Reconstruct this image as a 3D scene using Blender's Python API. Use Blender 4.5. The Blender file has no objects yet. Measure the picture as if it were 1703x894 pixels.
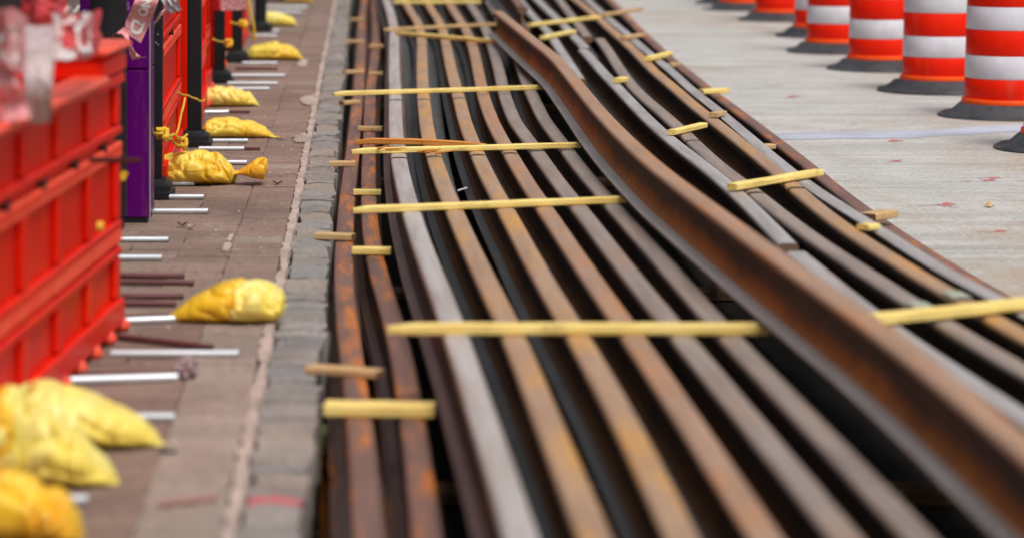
import bpy, bmesh, math, random
import numpy as np
from mathutils import Vector, Matrix, noise
random.seed(7)
R = math.radians
# ------------------------------------------------------------------ camera, sky, sun, exposure
S = bpy.context.scene
COL = S.collection
FPX, U0, VH, HC = 3400.0, 410.0, -160.0, 1.6      # focal length, vanishing point and eye height the place was surveyed with
CW, CH = 1107.0, 1107.0 * 537 / 1024              # framing
cam = bpy.data.cameras.new("camera")
cam.sensor_fit = 'HORIZONTAL'; cam.sensor_width = 36.0
cam.lens = FPX / CW * 36.0
cam.shift_x = (CW / 2 - U0) / CW
cam.shift_y = -(CH / 2 - VH) / CW
cam.clip_start = 0.5; cam.clip_end = 3000
cam.dof.use_dof = True; cam.dof.focus_distance = 15.2
cam.dof.aperture_fstop = cam.lens / 1000 / 0.058
cam.dof.aperture_blades = 9
co = bpy.data.objects.new("camera", cam); COL.objects.link(co)
co.location = (0, 0, HC); co.rotation_euler = (R(90), 0, 0)
S.camera = co
SUN_EL, SUN_ROT = R(60), R(150)
w = bpy.data.worlds.new("World"); S.world = w; w.use_nodes = True
nt = w.node_tree; bg = nt.nodes["Background"]
sky = nt.nodes.new("ShaderNodeTexSky"); sky.sky_type = 'NISHITA'; sky.sun_disc = False
sky.sun_elevation = SUN_EL; sky.sun_rotation = SUN_ROT
sky.air_density = 1.0; sky.dust_density = 6.0; sky.ozone_density = 1.0
hs = nt.nodes.new("ShaderNodeHueSaturation"); hs.inputs["Saturation"].default_value = 0.35
nt.links.new(sky.outputs[0], hs.inputs["Color"]); nt.links.new(hs.outputs[0], bg.inputs[0])
bg.inputs[1].default_value = 0.12
sun = bpy.data.lights.new("sun", 'SUN'); sun.energy = 1.5; sun.angle = R(16); sun.color = (1, 0.96, 0.9)
so = bpy.data.objects.new("sun", sun); COL.objects.link(so)
sd = Vector((math.sin(SUN_ROT) * math.cos(SUN_EL), math.cos(SUN_ROT) * math.cos(SUN_EL), math.sin(SUN_EL)))
so.rotation_euler = sd.to_track_quat('Z', 'Y').to_euler(); so.location = sd * 60
S.view_settings.view_transform = 'Standard'; S.view_settings.look = 'None'
S.view_settings.exposure = 0.1; S.view_settings.gamma = 1
S.render.engine = 'CYCLES'; S.cycles.use_denoising = True
S.cycles.max_bounces = 6
# ------------------------------------------------------------------ helpers
def G(u, v, Z=0.0):
    "survey mark (u,v) on the level Z -> point of the place"
    Y = FPX * (HC - Z) / (v - VH)
    return Vector(((u - U0) * Y / FPX, Y, Z))
def D(u, v, Y):
    "point seen at (u,v) at the distance Y"
    return Vector(((u - U0) * Y / FPX, Y, HC - (v - VH) * Y / FPX))
def yv(v, Z=0.0): return FPX * (HC - Z) / (v - VH)

def node_mat(name):
    m = bpy.data.materials.new(name); m.use_nodes = True
    return m, m.node_tree, m.node_tree.nodes["Principled BSDF"]
def nd(t, typ, **k):
    n = t.nodes.new(typ)
    for a, b in k.items():
        if a in n.inputs.keys(): n.inputs[a].default_value = b
        else: setattr(n, a, b)
    return n
def mixc(t, fac, a, b, blend='MIX'):
    n = t.nodes.new("ShaderNodeMix"); n.data_type = 'RGBA'; n.blend_type = blend
    for i, x in ((0, fac), (6, a), (7, b)):
        if hasattr(x, 'links'): t.links.new(x, n.inputs[i])
        elif i == 0: n.inputs[0].default_value = x
        else: n.inputs[i].default_value = (*x, 1)
    return n.outputs[2]
def ramp(t, src, lo, hi):
    n = t.nodes.new("ShaderNodeMapRange"); n.inputs[1].default_value = lo; n.inputs[2].default_value = hi
    n.interpolation_type = 'SMOOTHSTEP'; t.links.new(src, n.inputs[0]); return n.outputs[0]
def coord(t, kind='Object', scale=(1, 1, 1)):
    c = t.nodes.new("ShaderNodeTexCoord"); m = t.nodes.new("ShaderNodeMapping")
    t.links.new(c.outputs[kind], m.inputs[0]); m.inputs['Scale'].default_value = scale
    return m.outputs[0]
def geo(t, scale=(1, 1, 1)):
    c = t.nodes.new("ShaderNodeNewGeometry"); m = t.nodes.new("ShaderNodeMapping")
    t.links.new(c.outputs['Position'], m.inputs[0]); m.inputs['Scale'].default_value = scale
    return m.outputs[0]
def noi(t, vec, scale, detail=4, rough=0.6, dist=0.0):
    n = nd(t, "ShaderNodeTexNoise"); n.inputs['Scale'].default_value = scale
    n.inputs['Detail'].default_value = detail; n.inputs['Roughness'].default_value = rough
    n.inputs['Distortion'].default_value = dist
    t.links.new(vec, n.inputs['Vector']); return n.outputs[0]
def bump(t, b, h, strength, dist=0.01):
    n = t.nodes.new("ShaderNodeBump"); n.inputs['Strength'].default_value = strength
    n.inputs['Distance'].default_value = dist
    t.links.new(h, n.inputs['Height']); t.links.new(n.outputs[0], b.inputs['Normal'])
def plain(name, col, rough=0.6, var=0.25, scale=30, bmp=0.15, metal=0.0, spec=0.4, col2=None, big=3.0):
    m, t, b = node_mat(name)
    g = geo(t)
    n1 = noi(t, g, scale); n2 = noi(t, g, big, 3)
    c2 = col2 or tuple(x * (1 - var) for x in col)
    c = mixc(t, ramp(t, n2, 0.35, 0.7), col, c2)
    c = mixc(t, ramp(t, n1, 0.45, 0.75), c, tuple(x * (1 - var * 0.8) for x in col))
    t.links.new(c, b.inputs['Base Color'])
    b.inputs['Roughness'].default_value = rough; b.inputs['Metallic'].default_value = metal
    b.inputs['Specular IOR Level'].default_value = spec
    if bmp: bump(t, b, n1, bmp, 0.004)
    return m
def rail_mat(name, a, b2, orange, amt, rough=0.5, spec=0.5, scratch=0.5, lo=0.52, hi=0.72, foot=False):
    "rolled steel: streaks along the length (UV: metres along, metres round), rust patches, mill marks"
    m, t, b = node_mat(name)
    uv = coord(t, 'UV', (0.6, 9, 1)); uv2 = coord(t, 'UV', (1.1, 7, 1)); uv3 = coord(t, 'UV', (5, 60, 1)); uv4 = coord(t, 'UV', (14, 0.6, 1))
    c = mixc(t, ramp(t, noi(t, uv, 2.0, 5, 0.65), 0.35, 0.68), a, b2)
    c = mixc(t, ramp(t, noi(t, uv2, 1.0, 5, 0.7), lo, hi), c, orange) if amt >= 1 else \
        mixc(t, mul(t, ramp(t, noi(t, uv2, 1.0, 5, 0.7), lo, hi), amt), c, orange)
    c = mixc(t, mul(t, ramp(t, noi(t, uv3, 3.0, 4, 0.7), 0.5, 0.75), scratch), c, tuple(x * 0.55 for x in a))
    c = mixc(t, mul(t, ramp(t, noi(t, uv4, 1.2, 3, 0.7), 0.6, 0.75), 0.35), c, tuple(x * 0.6 for x in a))
    if foot:      # rust gathered at the foot of the web, thinning upwards
        um = t.nodes.new("ShaderNodeUVMap"); um.uv_map = 'Height'; sp = t.nodes.new("ShaderNodeSeparateXYZ"); t.links.new(um.outputs[0], sp.inputs[0])
        ad = t.nodes.new("ShaderNodeMath"); ad.operation = 'MULTIPLY_ADD'; t.links.new(noi(t, coord(t, 'UV', (0.9, 1, 1)), 1.3, 4, 0.6), ad.inputs[0]); ad.inputs[1].default_value = 0.11; t.links.new(sp.outputs[1], ad.inputs[2])
        c = mixc(t, ramp(t, ad.outputs[0], 0.15, 0.07), c, orange)
        sk = coord(t, 'UV', (9, 2, 1)); c = mixc(t, mul(t, ramp(t, noi(t, sk, 2, 4, 0.7), 0.45, 0.7), 0.5), c, tuple(x * .45 for x in a))
    fine = noi(t, coord(t, 'UV', (26, 90, 1)), 1.0, 5, 0.75)
    c = mixc(t, mul(t, ramp(t, fine, 0.5, 0.68), 0.4 * scratch + 0.12), c, tuple(x * 0.42 for x in a))
    c = mixc(t, mul(t, ramp(t, noi(t, coord(t, 'UV', (60, 3, 1)), 1.0, 3, 0.8), 0.58, 0.7), 0.45 * scratch), c, tuple(x * 0.5 for x in a))
    t.links.new(c, b.inputs['Base Color'])
    b.inputs['Roughness'].default_value = rough; b.inputs['Specular IOR Level'].default_value = spec
    bump(t, b, noi(t, uv3, 4.0, 4), 0.35, 0.002)
    return m
def mul(t, a, k):
    n = t.nodes.new("ShaderNodeMath"); n.operation = 'MULTIPLY'; t.links.new(a, n.inputs[0]); n.inputs[1].default_value = k
    return n.outputs[0]

class MB:
    def __init__(s): s.v, s.f, s.m, s.uv = [], [], [], None
    def add(s, vs, fs, mi=0):
        o = len(s.v); s.v += [tuple(x) for x in vs]; s.f += [tuple(i + o for i in f) for f in fs]; s.m += [mi] * len(fs)
        return s
    def box(s, c, d, M=None, mi=0, cham=0.0):
        hx, hy, hz = d[0] / 2, d[1] / 2, d[2] / 2
        if cham <= 0:
            vs = [Vector((x * hx, y * hy, z * hz)) for z in (-1, 1) for y in (-1, 1) for x in (-1, 1)]
            fs = [(0, 2, 3, 1), (4, 5, 7, 6), (0, 1, 5, 4), (2, 6, 7, 3), (0, 4, 6, 2), (1, 3, 7, 5)]
        else:
            k = min(cham, hx * .9, hy * .9, hz * .9); vs = []
            for z, q in ((-hz, k), (-hz + k, 0), (hz - k, 0), (hz, k)):
                ax, ay = hx - q, hy - q
                e = k if q == 0 else k * 0.6
                vs += [Vector(p) for p in ((ax - e, -ay, z), (ax, -ay + e, z), (ax, ay - e, z), (ax - e, ay, z), (-ax + e, ay, z), (-ax, ay - e, z), (-ax, -ay + e, z), (-ax + e, -ay, z))]
            fs = [tuple(range(7, -1, -1)), tuple(range(24, 32))]
            for r in range(3):
                for i in range(8):
                    j = (i + 1) % 8; fs.append((r * 8 + i, r * 8 + j, r * 8 + 8 + j, r * 8 + 8 + i))
        c = Vector(c)
        if M is not None: vs = [M @ p + c for p in vs]
        else: vs = [p + c for p in vs]
        return s.add(vs, fs, mi)
    def rings(s, rings, close=True, caps=True, mi=0):
        n = len(rings[0]); vs = [p for r in rings for p in r]; fs = []
        for a in range(len(rings) - 1):
            for i in range(n if close else n - 1):
                j = (i + 1) % n; fs.append((a * n + i, a * n + j, (a + 1) * n + j, (a + 1) * n + i))
        if caps and close:
            fs.append(tuple(range(n - 1, -1, -1))); fs.append(tuple((len(rings) - 1) * n + i for i in range(n)))
        return s.add(vs, fs, mi)
    def tube(s, pts, r, n=8, mi=0):
        pts = [Vector(p) for p in pts]; rs = r if isinstance(r, (list, tuple)) else [r] * len(pts); out = []
        for i, p in enumerate(pts):
            t = (pts[min(i + 1, len(pts) - 1)] - pts[max(i - 1, 0)]).normalized()
            a = t.cross(Vector((0, 0, 1)));  a = a if a.length > 1e-3 else t.cross(Vector((0, 1, 0)))
            a.normalize(); b = t.cross(a)
            out.append([p + (a * math.cos(q) + b * math.sin(q)) * rs[i] for q in [2 * math.pi * k / n for k in range(n)]])
        return s.rings(out, mi=mi)
    def lathe(s, prof, c=(0, 0, 0), n=32, mi=0):
        c = Vector(c)
        return s.rings([[c + Vector((r * math.cos(2 * math.pi * k / n), r * math.sin(2 * math.pi * k / n), z)) for k in range(n)] for r, z in prof], mi=mi)
def obj(name, mb, mats, parent=None, smooth=True, ang=40, fixn=True):
    me = bpy.data.meshes.new(name)
    off = world_loc(parent) if parent else Vector((0, 0, 0))
    me.from_pydata([tuple(Vector(p) - off) for p in mb.v], [], mb.f)
    for m in (mats if isinstance(mats, (list, tuple)) else [mats]): me.materials.append(m)
    me.polygons.foreach_set("material_index", mb.m)
    if fixn:
        bm = bmesh.new(); bm.from_mesh(me); bmesh.ops.recalc_face_normals(bm, faces=bm.faces); bm.to_mesh(me); bm.free()
    if getattr(mb, 'uv2', None) is not None:
        idx = np.zeros(len(me.loops), dtype=np.int32); me.loops.foreach_get('vertex_index', idx)
        l2 = me.uv_layers.new(name='Height'); l2.data.foreach_set('uv', np.asarray(mb.uv2, dtype=np.float32)[idx].ravel())
    if mb.uv is not None:
        l = me.uv_layers.new(name="UVMap"); l.active = True; l.active_render = True
        idx = np.zeros(len(me.loops), dtype=np.int32); me.loops.foreach_get("vertex_index", idx)
        l.data.foreach_set("uv", np.asarray(mb.uv, dtype=np.float32)[idx].ravel())
    if smooth:
        me.shade_smooth(); me.set_sharp_from_angle(angle=R(ang))
    o = bpy.data.objects.new(name, me); COL.objects.link(o)
    if parent: o.parent = parent
    return o
def world_loc(o):
    l = Vector(o.location)
    while o.parent: o = o.parent; l += Vector(o.location)
    return l
def tag(o, label=None, cat=None, group=None, kind=None):
    for k, x in (("label", label), ("category", cat), ("group", group), ("kind", kind)):
        if x: o[k] = x
    return o
def thing(name, label, cat, loc, group=None):
    o = bpy.data.objects.new(name, None); COL.objects.link(o); o.location = loc; o.empty_display_size = 0.1
    return tag(o, label, cat, group)
def copy_tree(o, loc=None, parent=None):
    c = o.copy(); COL.objects.link(c); c.parent = parent
    if loc is not None: c.location = loc
    for ch in list(o.children): copy_tree(ch, None, c)
    return c
# ------------------------------------------------------------------ materials
M = {}
def street_mat():
    m, t, b = node_mat("broom_finished_concrete")
    g = geo(t); gs = geo(t, (0.25, 6.0, 1)); gd = geo(t, (0.55, 0.3, 1))
    c = mixc(t, ramp(t, noi(t, g, 2.2, 5), 0.3, 0.7), (0.40, 0.39, 0.37), (0.52, 0.51, 0.49))
    c = mixc(t, mul(t, ramp(t, noi(t, geo(t, (0.12, 1.6, 1)), 2.2, 6, 0.72), 0.45, 0.68), 0.8), c, (0.30, 0.275, 0.245))
    c = mixc(t, mul(t, ramp(t, noi(t, geo(t, (0.3, 5, 1)), 2.2, 5, 0.72), 0.48, 0.68), 0.6), c, (0.60, 0.58, 0.55))
    c = mixc(t, mul(t, ramp(t, noi(t, gd, 1.0, 6, 0.7, 0.6), 0.46, 0.66), 0.75), c, (0.37, 0.275, 0.195))
    c = mixc(t, mul(t, ramp(t, noi(t, geo(t, (42, 9, 1)), 1.0, 4, 0.8), 0.5, 0.66), 0.55), c, (0.25, 0.23, 0.205))
    c = mixc(t, mul(t, ramp(t, noi(t, geo(t, (60, 14, 1)), 1.0, 3, 0.8), 0.54, 0.66), 0.5), c, (0.66, 0.645, 0.62))
    c = mixc(t, mul(t, ramp(t, noi(t, g, 2.6, 4, 0.8), 0.66, 0.72), 0.4), c, (0.24, 0.19, 0.15))
    t.links.new(c, b.inputs['Base Color']); b.inputs['Roughness'].default_value = 0.75
    bump(t, b, noi(t, gs, 14, 4), 0.3, 0.004)
    return m
def paver_mat(name, a, b2):
    m, t, b = node_mat(name)
    g = geo(t); gs = geo(t, (0.6, 5, 1))
    info = t.nodes.new("ShaderNodeObjectInfo")
    c = mixc(t, ramp(t, noi(t, g, 2.0, 5, 0.65), 0.32, 0.68), a, b2)
    c = mixc(t, mul(t, info.outputs['Random'], 0.6), c, tuple(x * 0.62 for x in a))
    c = mixc(t, mul(t, ramp(t, noi(t, gs, 6, 5, 0.7), 0.5, 0.72), 0.55), c, tuple(x * 0.5 for x in b2))
    c = mixc(t, mul(t, ramp(t, noi(t, g, 5, 5, 0.7), 0.58, 0.7), 0.4), c, (0.47, 0.39, 0.32))
    c = mixc(t, mul(t, ramp(t, noi(t, geo(t, (1, .6, 1)), 1.1, 5, 0.7), 0.48, 0.66), 0.55), c, tuple(x * 0.42 for x in a))
    c = mixc(t, mul(t, ramp(t, noi(t, geo(t, (38, 10, 20)), 1, 4, 0.8), 0.5, 0.66), 0.6), c, tuple(x * 0.42 for x in a))
    c = mixc(t, mul(t, ramp(t, noi(t, geo(t, (45, 12, 20)), 1, 3, 0.8), 0.56, 0.68), 0.4), c, tuple(min(.7, x * 1.6) for x in a))
    t.links.new(c, b.inputs['Base Color']); b.inputs['Roughness'].default_value = 0.7
    bump(t, b, noi(t, g, 60, 4), 0.35, 0.003)
    return m
def bag_mat(name, a, b2):
    m, t, b = node_mat(name)
    o = coord(t, 'Object', (1, 1, 1)); os_ = coord(t, 'Object', (4, 7, 13))
    c = mixc(t, ramp(t, noi(t, o, 5, 3, 0.5), 0.4, 0.66), a, b2)
    c = mixc(t, mul(t, ramp(t, noi(t, o, 26, 4, 0.7), 0.6, 0.74), 0.6), c, (0.36, 0.25, 0.06))
    t.links.new(c, b.inputs['Base Color']); b.inputs['Roughness'].default_value = 0.42
    b.inputs['Specular IOR Level'].default_value = 0.5
    n = t.nodes.new("ShaderNodeMath"); n.operation = 'ADD'
    rg_ = nd(t, 'ShaderNodeTexNoise'); rg_.noise_type = 'RIDGED_MULTIFRACTAL'; rg_.inputs['Scale'].default_value = 1.5; rg_.inputs['Detail'].default_value = 3; rg_.inputs['Distortion'].default_value = .7; t.links.new(os_, rg_.inputs['Vector'])
    t.links.new(mul(t, rg_.outputs[0], 0.8), n.inputs[0]); t.links.new(mul(t, noi(t, o, 120, 2), 0.12), n.inputs[1])
    bump(t, b, n.outputs[0], 0.6, 0.014)
    return m
def plastic_mat(name, a, b2, rough=0.42, spec=0.12):
    m, t, b = node_mat(name)
    g = geo(t); gs = geo(t, (2, 2, 0.5))
    c = mixc(t, ramp(t, noi(t, gs, 4, 4), 0.35, 0.7), a, b2)
    c = mixc(t, mul(t, ramp(t, noi(t, g, 22, 5, 0.7), 0.58, 0.74), 0.4), c, tuple(x * 0.6 for x in a))
    c = mixc(t, mul(t, ramp(t, noi(t, geo(t, (3, 3, .35)), 3, 5, 0.7), 0.55, 0.72), 0.25), c, (0.45, 0.12, 0.07))
    t.links.new(c, b.inputs['Base Color']); b.inputs['Roughness'].default_value = rough; b.inputs['Specular IOR Level'].default_value = spec
    bump(t, b, noi(t, g, 40, 3), 0.12, 0.004)
    return m
def wood_mat(name, a, b2):
    m, t, b = node_mat(name)
    o = coord(t, 'Object', (2.2, 55, 55)); g = geo(t)
    c = mixc(t, ramp(t, noi(t, o, 1.5, 5, 0.65), 0.35, 0.7), a, b2)
    c = mixc(t, mul(t, ramp(t, noi(t, g, 7, 5, 0.7), 0.56, 0.74), 0.6), c, tuple(x * 0.45 for x in b2))
    vo = t.nodes.new('ShaderNodeTexVoronoi'); vo.inputs['Scale'].default_value = 1.0; t.links.new(coord(t, 'Object', (3.1, 14, 14)), vo.inputs['Vector'])
    c = mixc(t, ramp(t, vo.outputs['Distance'], 0.17, 0.07), c, (0.16, 0.075, 0.025))
    t.links.new(c, b.inputs['Base Color']); b.inputs['Roughness'].default_value = 0.65
    bump(t, b, noi(t, o, 3, 4), 0.3, 0.003)
    return m
M['street'] = street_mat()
M['paver'] = paver_mat("brown_paver", (0.245, 0.158, 0.122), (0.30, 0.208, 0.162))
M['paver_tan'] = paver_mat("tan_paver", (0.38, 0.30, 0.25), (0.29, 0.215, 0.175))
M['granite'] = paver_mat("granite_kerb", (0.335, 0.295, 0.265), (0.225, 0.20, 0.18))
M['granite_tan'] = paver_mat("tan_granite_kerb", (0.35, 0.285, 0.24), (0.26, 0.21, 0.175))
M['granite_blue'] = paver_mat("blue_grey_granite_kerb", (0.27, 0.255, 0.25), (0.33, 0.295, 0.27))
def red_granite():
    m = paver_mat("red_sprayed_granite", (0.36, 0.335, 0.32), (0.26, 0.25, 0.245)); t = m.node_tree; b = t.nodes["Principled BSDF"]
    src = b.inputs['Base Color'].links[0].from_socket; c = t.nodes.new("ShaderNodeTexCoord"); sp = t.nodes.new("ShaderNodeSeparateXYZ"); t.links.new(c.outputs['Object'], sp.inputs[0])
    ad = t.nodes.new("ShaderNodeMath"); ad.operation = 'MULTIPLY_ADD'; t.links.new(noi(t, coord(t, 'Object'), 3.5, 5, 0.65), ad.inputs[0]); ad.inputs[1].default_value = 0.55; t.links.new(mul(t, sp.outputs[1], 1.0), ad.inputs[2])
    lo = ramp(t, ad.outputs[0], -0.02, 0.06); hi = ramp(t, ad.outputs[0], 0.50, 0.40)
    mm = t.nodes.new("ShaderNodeMath"); mm.operation = 'MULTIPLY'; t.links.new(lo, mm.inputs[0]); t.links.new(hi, mm.inputs[1])
    t.links.new(mixc(t, mul(t, mm.outputs[0], 0.85), src, (0.52, 0.075, 0.08)), b.inputs['Base Color']); return m
M['granite_red'] = red_granite()
M['mortar'] = plain("pale_mortar", (0.52, 0.405, 0.35), 0.85, 0.4, 60, 0.7)
M['joint'] = plain("dark_joint_sand", (0.13, 0.095, 0.075), 0.9, 0.3, 50, 0.4)
M['soil'] = plain("shade_dark_soil", (0.028, 0.024, 0.02), 0.95, 0.5, 14, 0.8)  # soil toned near black; deep shade of the trench gaps put into its colour
M['rubble'] = plain("rubble_stone", (0.13, 0.115, 0.095), 0.9, 0.5, 18, 0.6)
M['orange'] = plastic_mat("safety_orange_plastic", (0.72, 0.010, 0.002), (0.78, 0.022, 0.004))
M['orange_lip'] = plastic_mat("skylit_orange_plastic", (0.80, 0.10, 0.05), (0.78, 0.06, 0.03), 0.4, 0.3)  # paler copy of the orange; light on upward lips painted into the colour
M['slot'] = plain("slot_shadow_plastic", (0.06, 0.006, 0.004), 0.8, 0.2)
M['purple'] = plastic_mat("purple_painted_steel", (0.105, 0.001, 0.14), (0.09, 0.001, 0.125), 0.4)
M['lilac'] = plain("faded_lilac_print", (0.2, 0.08, 0.26), 0.6, 0.2)
M['silver'] = plain("silver_edge_trim", (0.6, 0.6, 0.62), 0.35, 0.15, metal=0.7)
M['black'] = plain("black_rubber", (0.010, 0.010, 0.012), 0.55, 0.3, 30, 0.2, spec=0.3)
M['rubber'] = plain("dusty_tyre_rubber", (0.050, 0.054, 0.062), 0.6, 0.6, 14, 0.3, spec=0.4)
M['drum_o'] = plastic_mat("orange_retroreflective_sheeting", (0.80, 0.016, 0.002), (0.72, 0.012, 0.002), 0.38)
M['drum_rim'] = plastic_mat("bright_orange_rim", (0.92, 0.10, 0.012), (0.9, 0.08, 0.01), 0.38)
M['drum_w'] = plain("white_retroreflective_sheeting", (0.68, 0.665, 0.72), 0.4, 0.17, 9, 0.05, big=5)
M['bag_pale'] = bag_mat("pale_yellow_poly", (0.83, 0.72, 0.20), (0.80, 0.61, 0.09))
M['bag_gold'] = bag_mat("golden_yellow_poly", (0.80, 0.50, 0.02), (0.80, 0.40, 0.02))
M['bag_yel'] = bag_mat("yellow_poly", (0.82, 0.64, 0.09), (0.78, 0.47, 0.03))
M['galv'] = plain("galvanised_pipe", (0.68, 0.735, 0.78), 0.38, 0.12, 30, 0.05, metal=0.4, spec=0.6)
M['maroon'] = plain("rusty_maroon_rod", (0.15, 0.055, 0.055), 0.5, 0.35, 40, 0.3)
M['wood'] = wood_mat("fresh_pine_lath", (0.92, 0.74, 0.25), (0.70, 0.45, 0.10))
M['wood_old'] = wood_mat("weathered_pine_lath", (0.60, 0.40, 0.19), (0.44, 0.27, 0.11))
M['wood_split'] = wood_mat("split_orange_pine", (0.72, 0.30, 0.05), (0.52, 0.17, 0.03))
M['wood_end'] = wood_mat("dark_cut_wood_end", (0.22, 0.12, 0.06), (0.14, 0.07, 0.03))
M['timber'] = wood_mat("mossy_timber", (0.24, 0.23, 0.08), (0.13, 0.13, 0.05))
M['tape_red'] = plain("red_barricade_tape", (0.74, 0.055, 0.07), 0.38, 0.3, 20, 0.3, col2=(0.76, 0.12, 0.12))
M['tape_pink'] = plain("faded_pink_tape", (0.68, 0.26, 0.27), 0.4, 0.3, 18, 0.3, col2=(0.72, 0.36, 0.35))
M['tape_grey'] = plain("dusty_clear_film", (0.40, 0.34, 0.32), 0.4, 0.3, 8, 0.3, col2=(0.46, 0.34, 0.35))
M['tape_white'] = plain("white_tape_lettering", (0.86, 0.83, 0.83), 0.4, 0.1, 20, 0.0)
M['rope'] = plain("yellow_poly_rope", (0.85, 0.52, 0.03), 0.55, 0.3, 60, 0.3)
M['spray_red'] = plain("red_marking_paint", (0.66, 0.09, 0.11), 0.8, 0.2, 90, 0, col2=(0.50, 0.34, 0.32), big=14)
M['spray_pink'] = plain("thin_red_marking_paint", (0.50, 0.33, 0.315), 0.8, 0.15, 90, 0, col2=(0.45, 0.40, 0.375), big=12)
for k_ in ('spray_red', 'spray_pink'):
    t_ = M[k_].node_tree; b_ = t_.nodes["Principled BSDF"]
    al = ramp(t_, noi(t_, geo(t_, (9, 5, 1)), 2.2, 6, 0.75), *((.34, .62) if k_ == 'spray_red' else (.46, .66)))
    t_.links.new(al, b_.inputs['Alpha'])
M['line'] = plain("worn_white_line_paint", (0.50, 0.52, 0.62), 0.7, 0.3, 30, 0.1, big=2.5)
M['facade'] = plain("grey_rendered_wall", (0.16, 0.15, 0.135), 0.85, 0.25, 8, 0.2)
M['green'] = plain("green_paint_mark", (0.36, 0.38, 0.30), 0.7, 0.2, 30, 0.0)
M['sidewalk_base'] = M['joint']
M['cut_end'] = plain('rusty_cut_end', (0.20, 0.115, 0.07), 0.6, 0.4, 30, 0.2)
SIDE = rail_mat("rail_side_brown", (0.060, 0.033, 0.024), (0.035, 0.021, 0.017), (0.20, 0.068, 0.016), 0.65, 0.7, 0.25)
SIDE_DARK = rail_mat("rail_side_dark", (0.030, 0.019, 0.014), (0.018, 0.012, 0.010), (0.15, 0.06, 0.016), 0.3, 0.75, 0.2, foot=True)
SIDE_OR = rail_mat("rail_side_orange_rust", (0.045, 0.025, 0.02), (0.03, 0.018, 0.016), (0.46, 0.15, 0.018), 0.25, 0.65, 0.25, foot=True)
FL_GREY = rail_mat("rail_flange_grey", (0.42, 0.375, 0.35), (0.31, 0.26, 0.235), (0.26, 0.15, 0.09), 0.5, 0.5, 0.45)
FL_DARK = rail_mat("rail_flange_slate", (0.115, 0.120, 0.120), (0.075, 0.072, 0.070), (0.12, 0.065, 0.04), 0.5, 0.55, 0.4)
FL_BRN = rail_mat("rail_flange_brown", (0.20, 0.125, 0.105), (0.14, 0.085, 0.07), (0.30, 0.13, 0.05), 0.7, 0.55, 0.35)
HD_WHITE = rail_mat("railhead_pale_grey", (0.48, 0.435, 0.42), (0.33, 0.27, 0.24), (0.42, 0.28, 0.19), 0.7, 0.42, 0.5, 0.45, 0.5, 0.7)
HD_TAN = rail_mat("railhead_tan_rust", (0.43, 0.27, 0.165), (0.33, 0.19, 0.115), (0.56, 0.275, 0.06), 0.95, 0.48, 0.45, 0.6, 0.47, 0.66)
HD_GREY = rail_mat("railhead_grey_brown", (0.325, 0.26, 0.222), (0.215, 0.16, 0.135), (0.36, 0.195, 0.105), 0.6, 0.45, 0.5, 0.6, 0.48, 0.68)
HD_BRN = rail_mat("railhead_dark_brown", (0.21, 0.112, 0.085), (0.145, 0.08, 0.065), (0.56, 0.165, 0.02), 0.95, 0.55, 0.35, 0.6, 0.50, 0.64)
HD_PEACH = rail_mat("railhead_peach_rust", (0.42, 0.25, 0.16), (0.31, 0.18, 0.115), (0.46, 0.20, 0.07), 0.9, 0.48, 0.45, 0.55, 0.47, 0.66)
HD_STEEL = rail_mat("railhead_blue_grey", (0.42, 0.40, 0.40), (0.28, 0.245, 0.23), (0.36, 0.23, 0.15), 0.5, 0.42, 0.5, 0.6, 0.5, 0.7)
# ------------------------------------------------------------------ the setting
CURB_R = [(-20, -0.06), (4, -0.17), (7.5, -0.188), (9.71, -0.186), (15.1, -0.222), (24, -0.27), (34, -0.32), (80, -0.55), (260, -1.5)]
MORT = [(-20, -0.24), (4, -0.345), (7.5, -0.364), (10.07, -0.376), (15.1, -0.392), (24, -0.44), (34, -0.485), (80, -0.71), (260, -1.66)]
fx = lambda tab, y: float(np.interp(y, [a for a, b in tab], [b for a, b in tab]))
FLOOR = -0.43
mb = MB(); mb.add([(-400, -400, FLOOR), (400, -400, FLOOR), (400, 900, FLOOR), (-400, 900, FLOOR)], [(0, 1, 2, 3)])
tag(obj("ground", mb, M['soil'], smooth=False), kind='structure')
# street: concrete slabs with sawn joints, each slab a piece of the street
ST_X = 2.27
K_ = [(0, 660), (30, 690), (60, 722), (80, 747), (100, 772), (120, 799), (140, 826), (160, 852), (180, 878), (200, 901), (220, 927), (235, 948), (255, 976), (280, 1016), (300, 1050), (325, 1094)]
KP = sorted([(G(u, v, .03).y, G(u, v, .03).x) for v, u in K_]); kx = lambda y: float(np.interp(y, [a for a, b in KP], [b for a, b in KP])) + .052
street = bpy.data.objects.new("street", None); COL.objects.link(street); tag(street, kind='structure')
ys = [-20, -8, 0, 5.6, 9.0, 12.55, 15.3, 16.9, 20.4, 24, 27.6, 32, 37, 42, 50, 60, 80, 120, 300]
for i in range(len(ys) - 1):
    g = .007; mb = MB(); st_ = np.linspace(ys[i] + g, ys[i + 1] - g, 24)
    mb.rings([[Vector(p) for p in ((kx(q), q, FLOOR + .003), (5.596, q, FLOOR + .003), (5.596, q, -.01), (5.588, q, 0), (kx(q) + .01, q, 0), (kx(q), q, -.008))] for q in st_]); obj("slab", mb, M['street'], street, ang=20)
    for x0, x1 in ((5.6, 9.2), (9.2, 40)):
        mb = MB()
        mb.box(((x0 + x1) / 2, (ys[i] + ys[i + 1]) / 2, FLOOR / 2 + 0.002), (x1 - x0 - g * 2, ys[i + 1] - ys[i] - g * 2, -FLOOR - 0.004), cham=0.012)
        obj("slab", mb, M['street'], street, ang=20)
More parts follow.
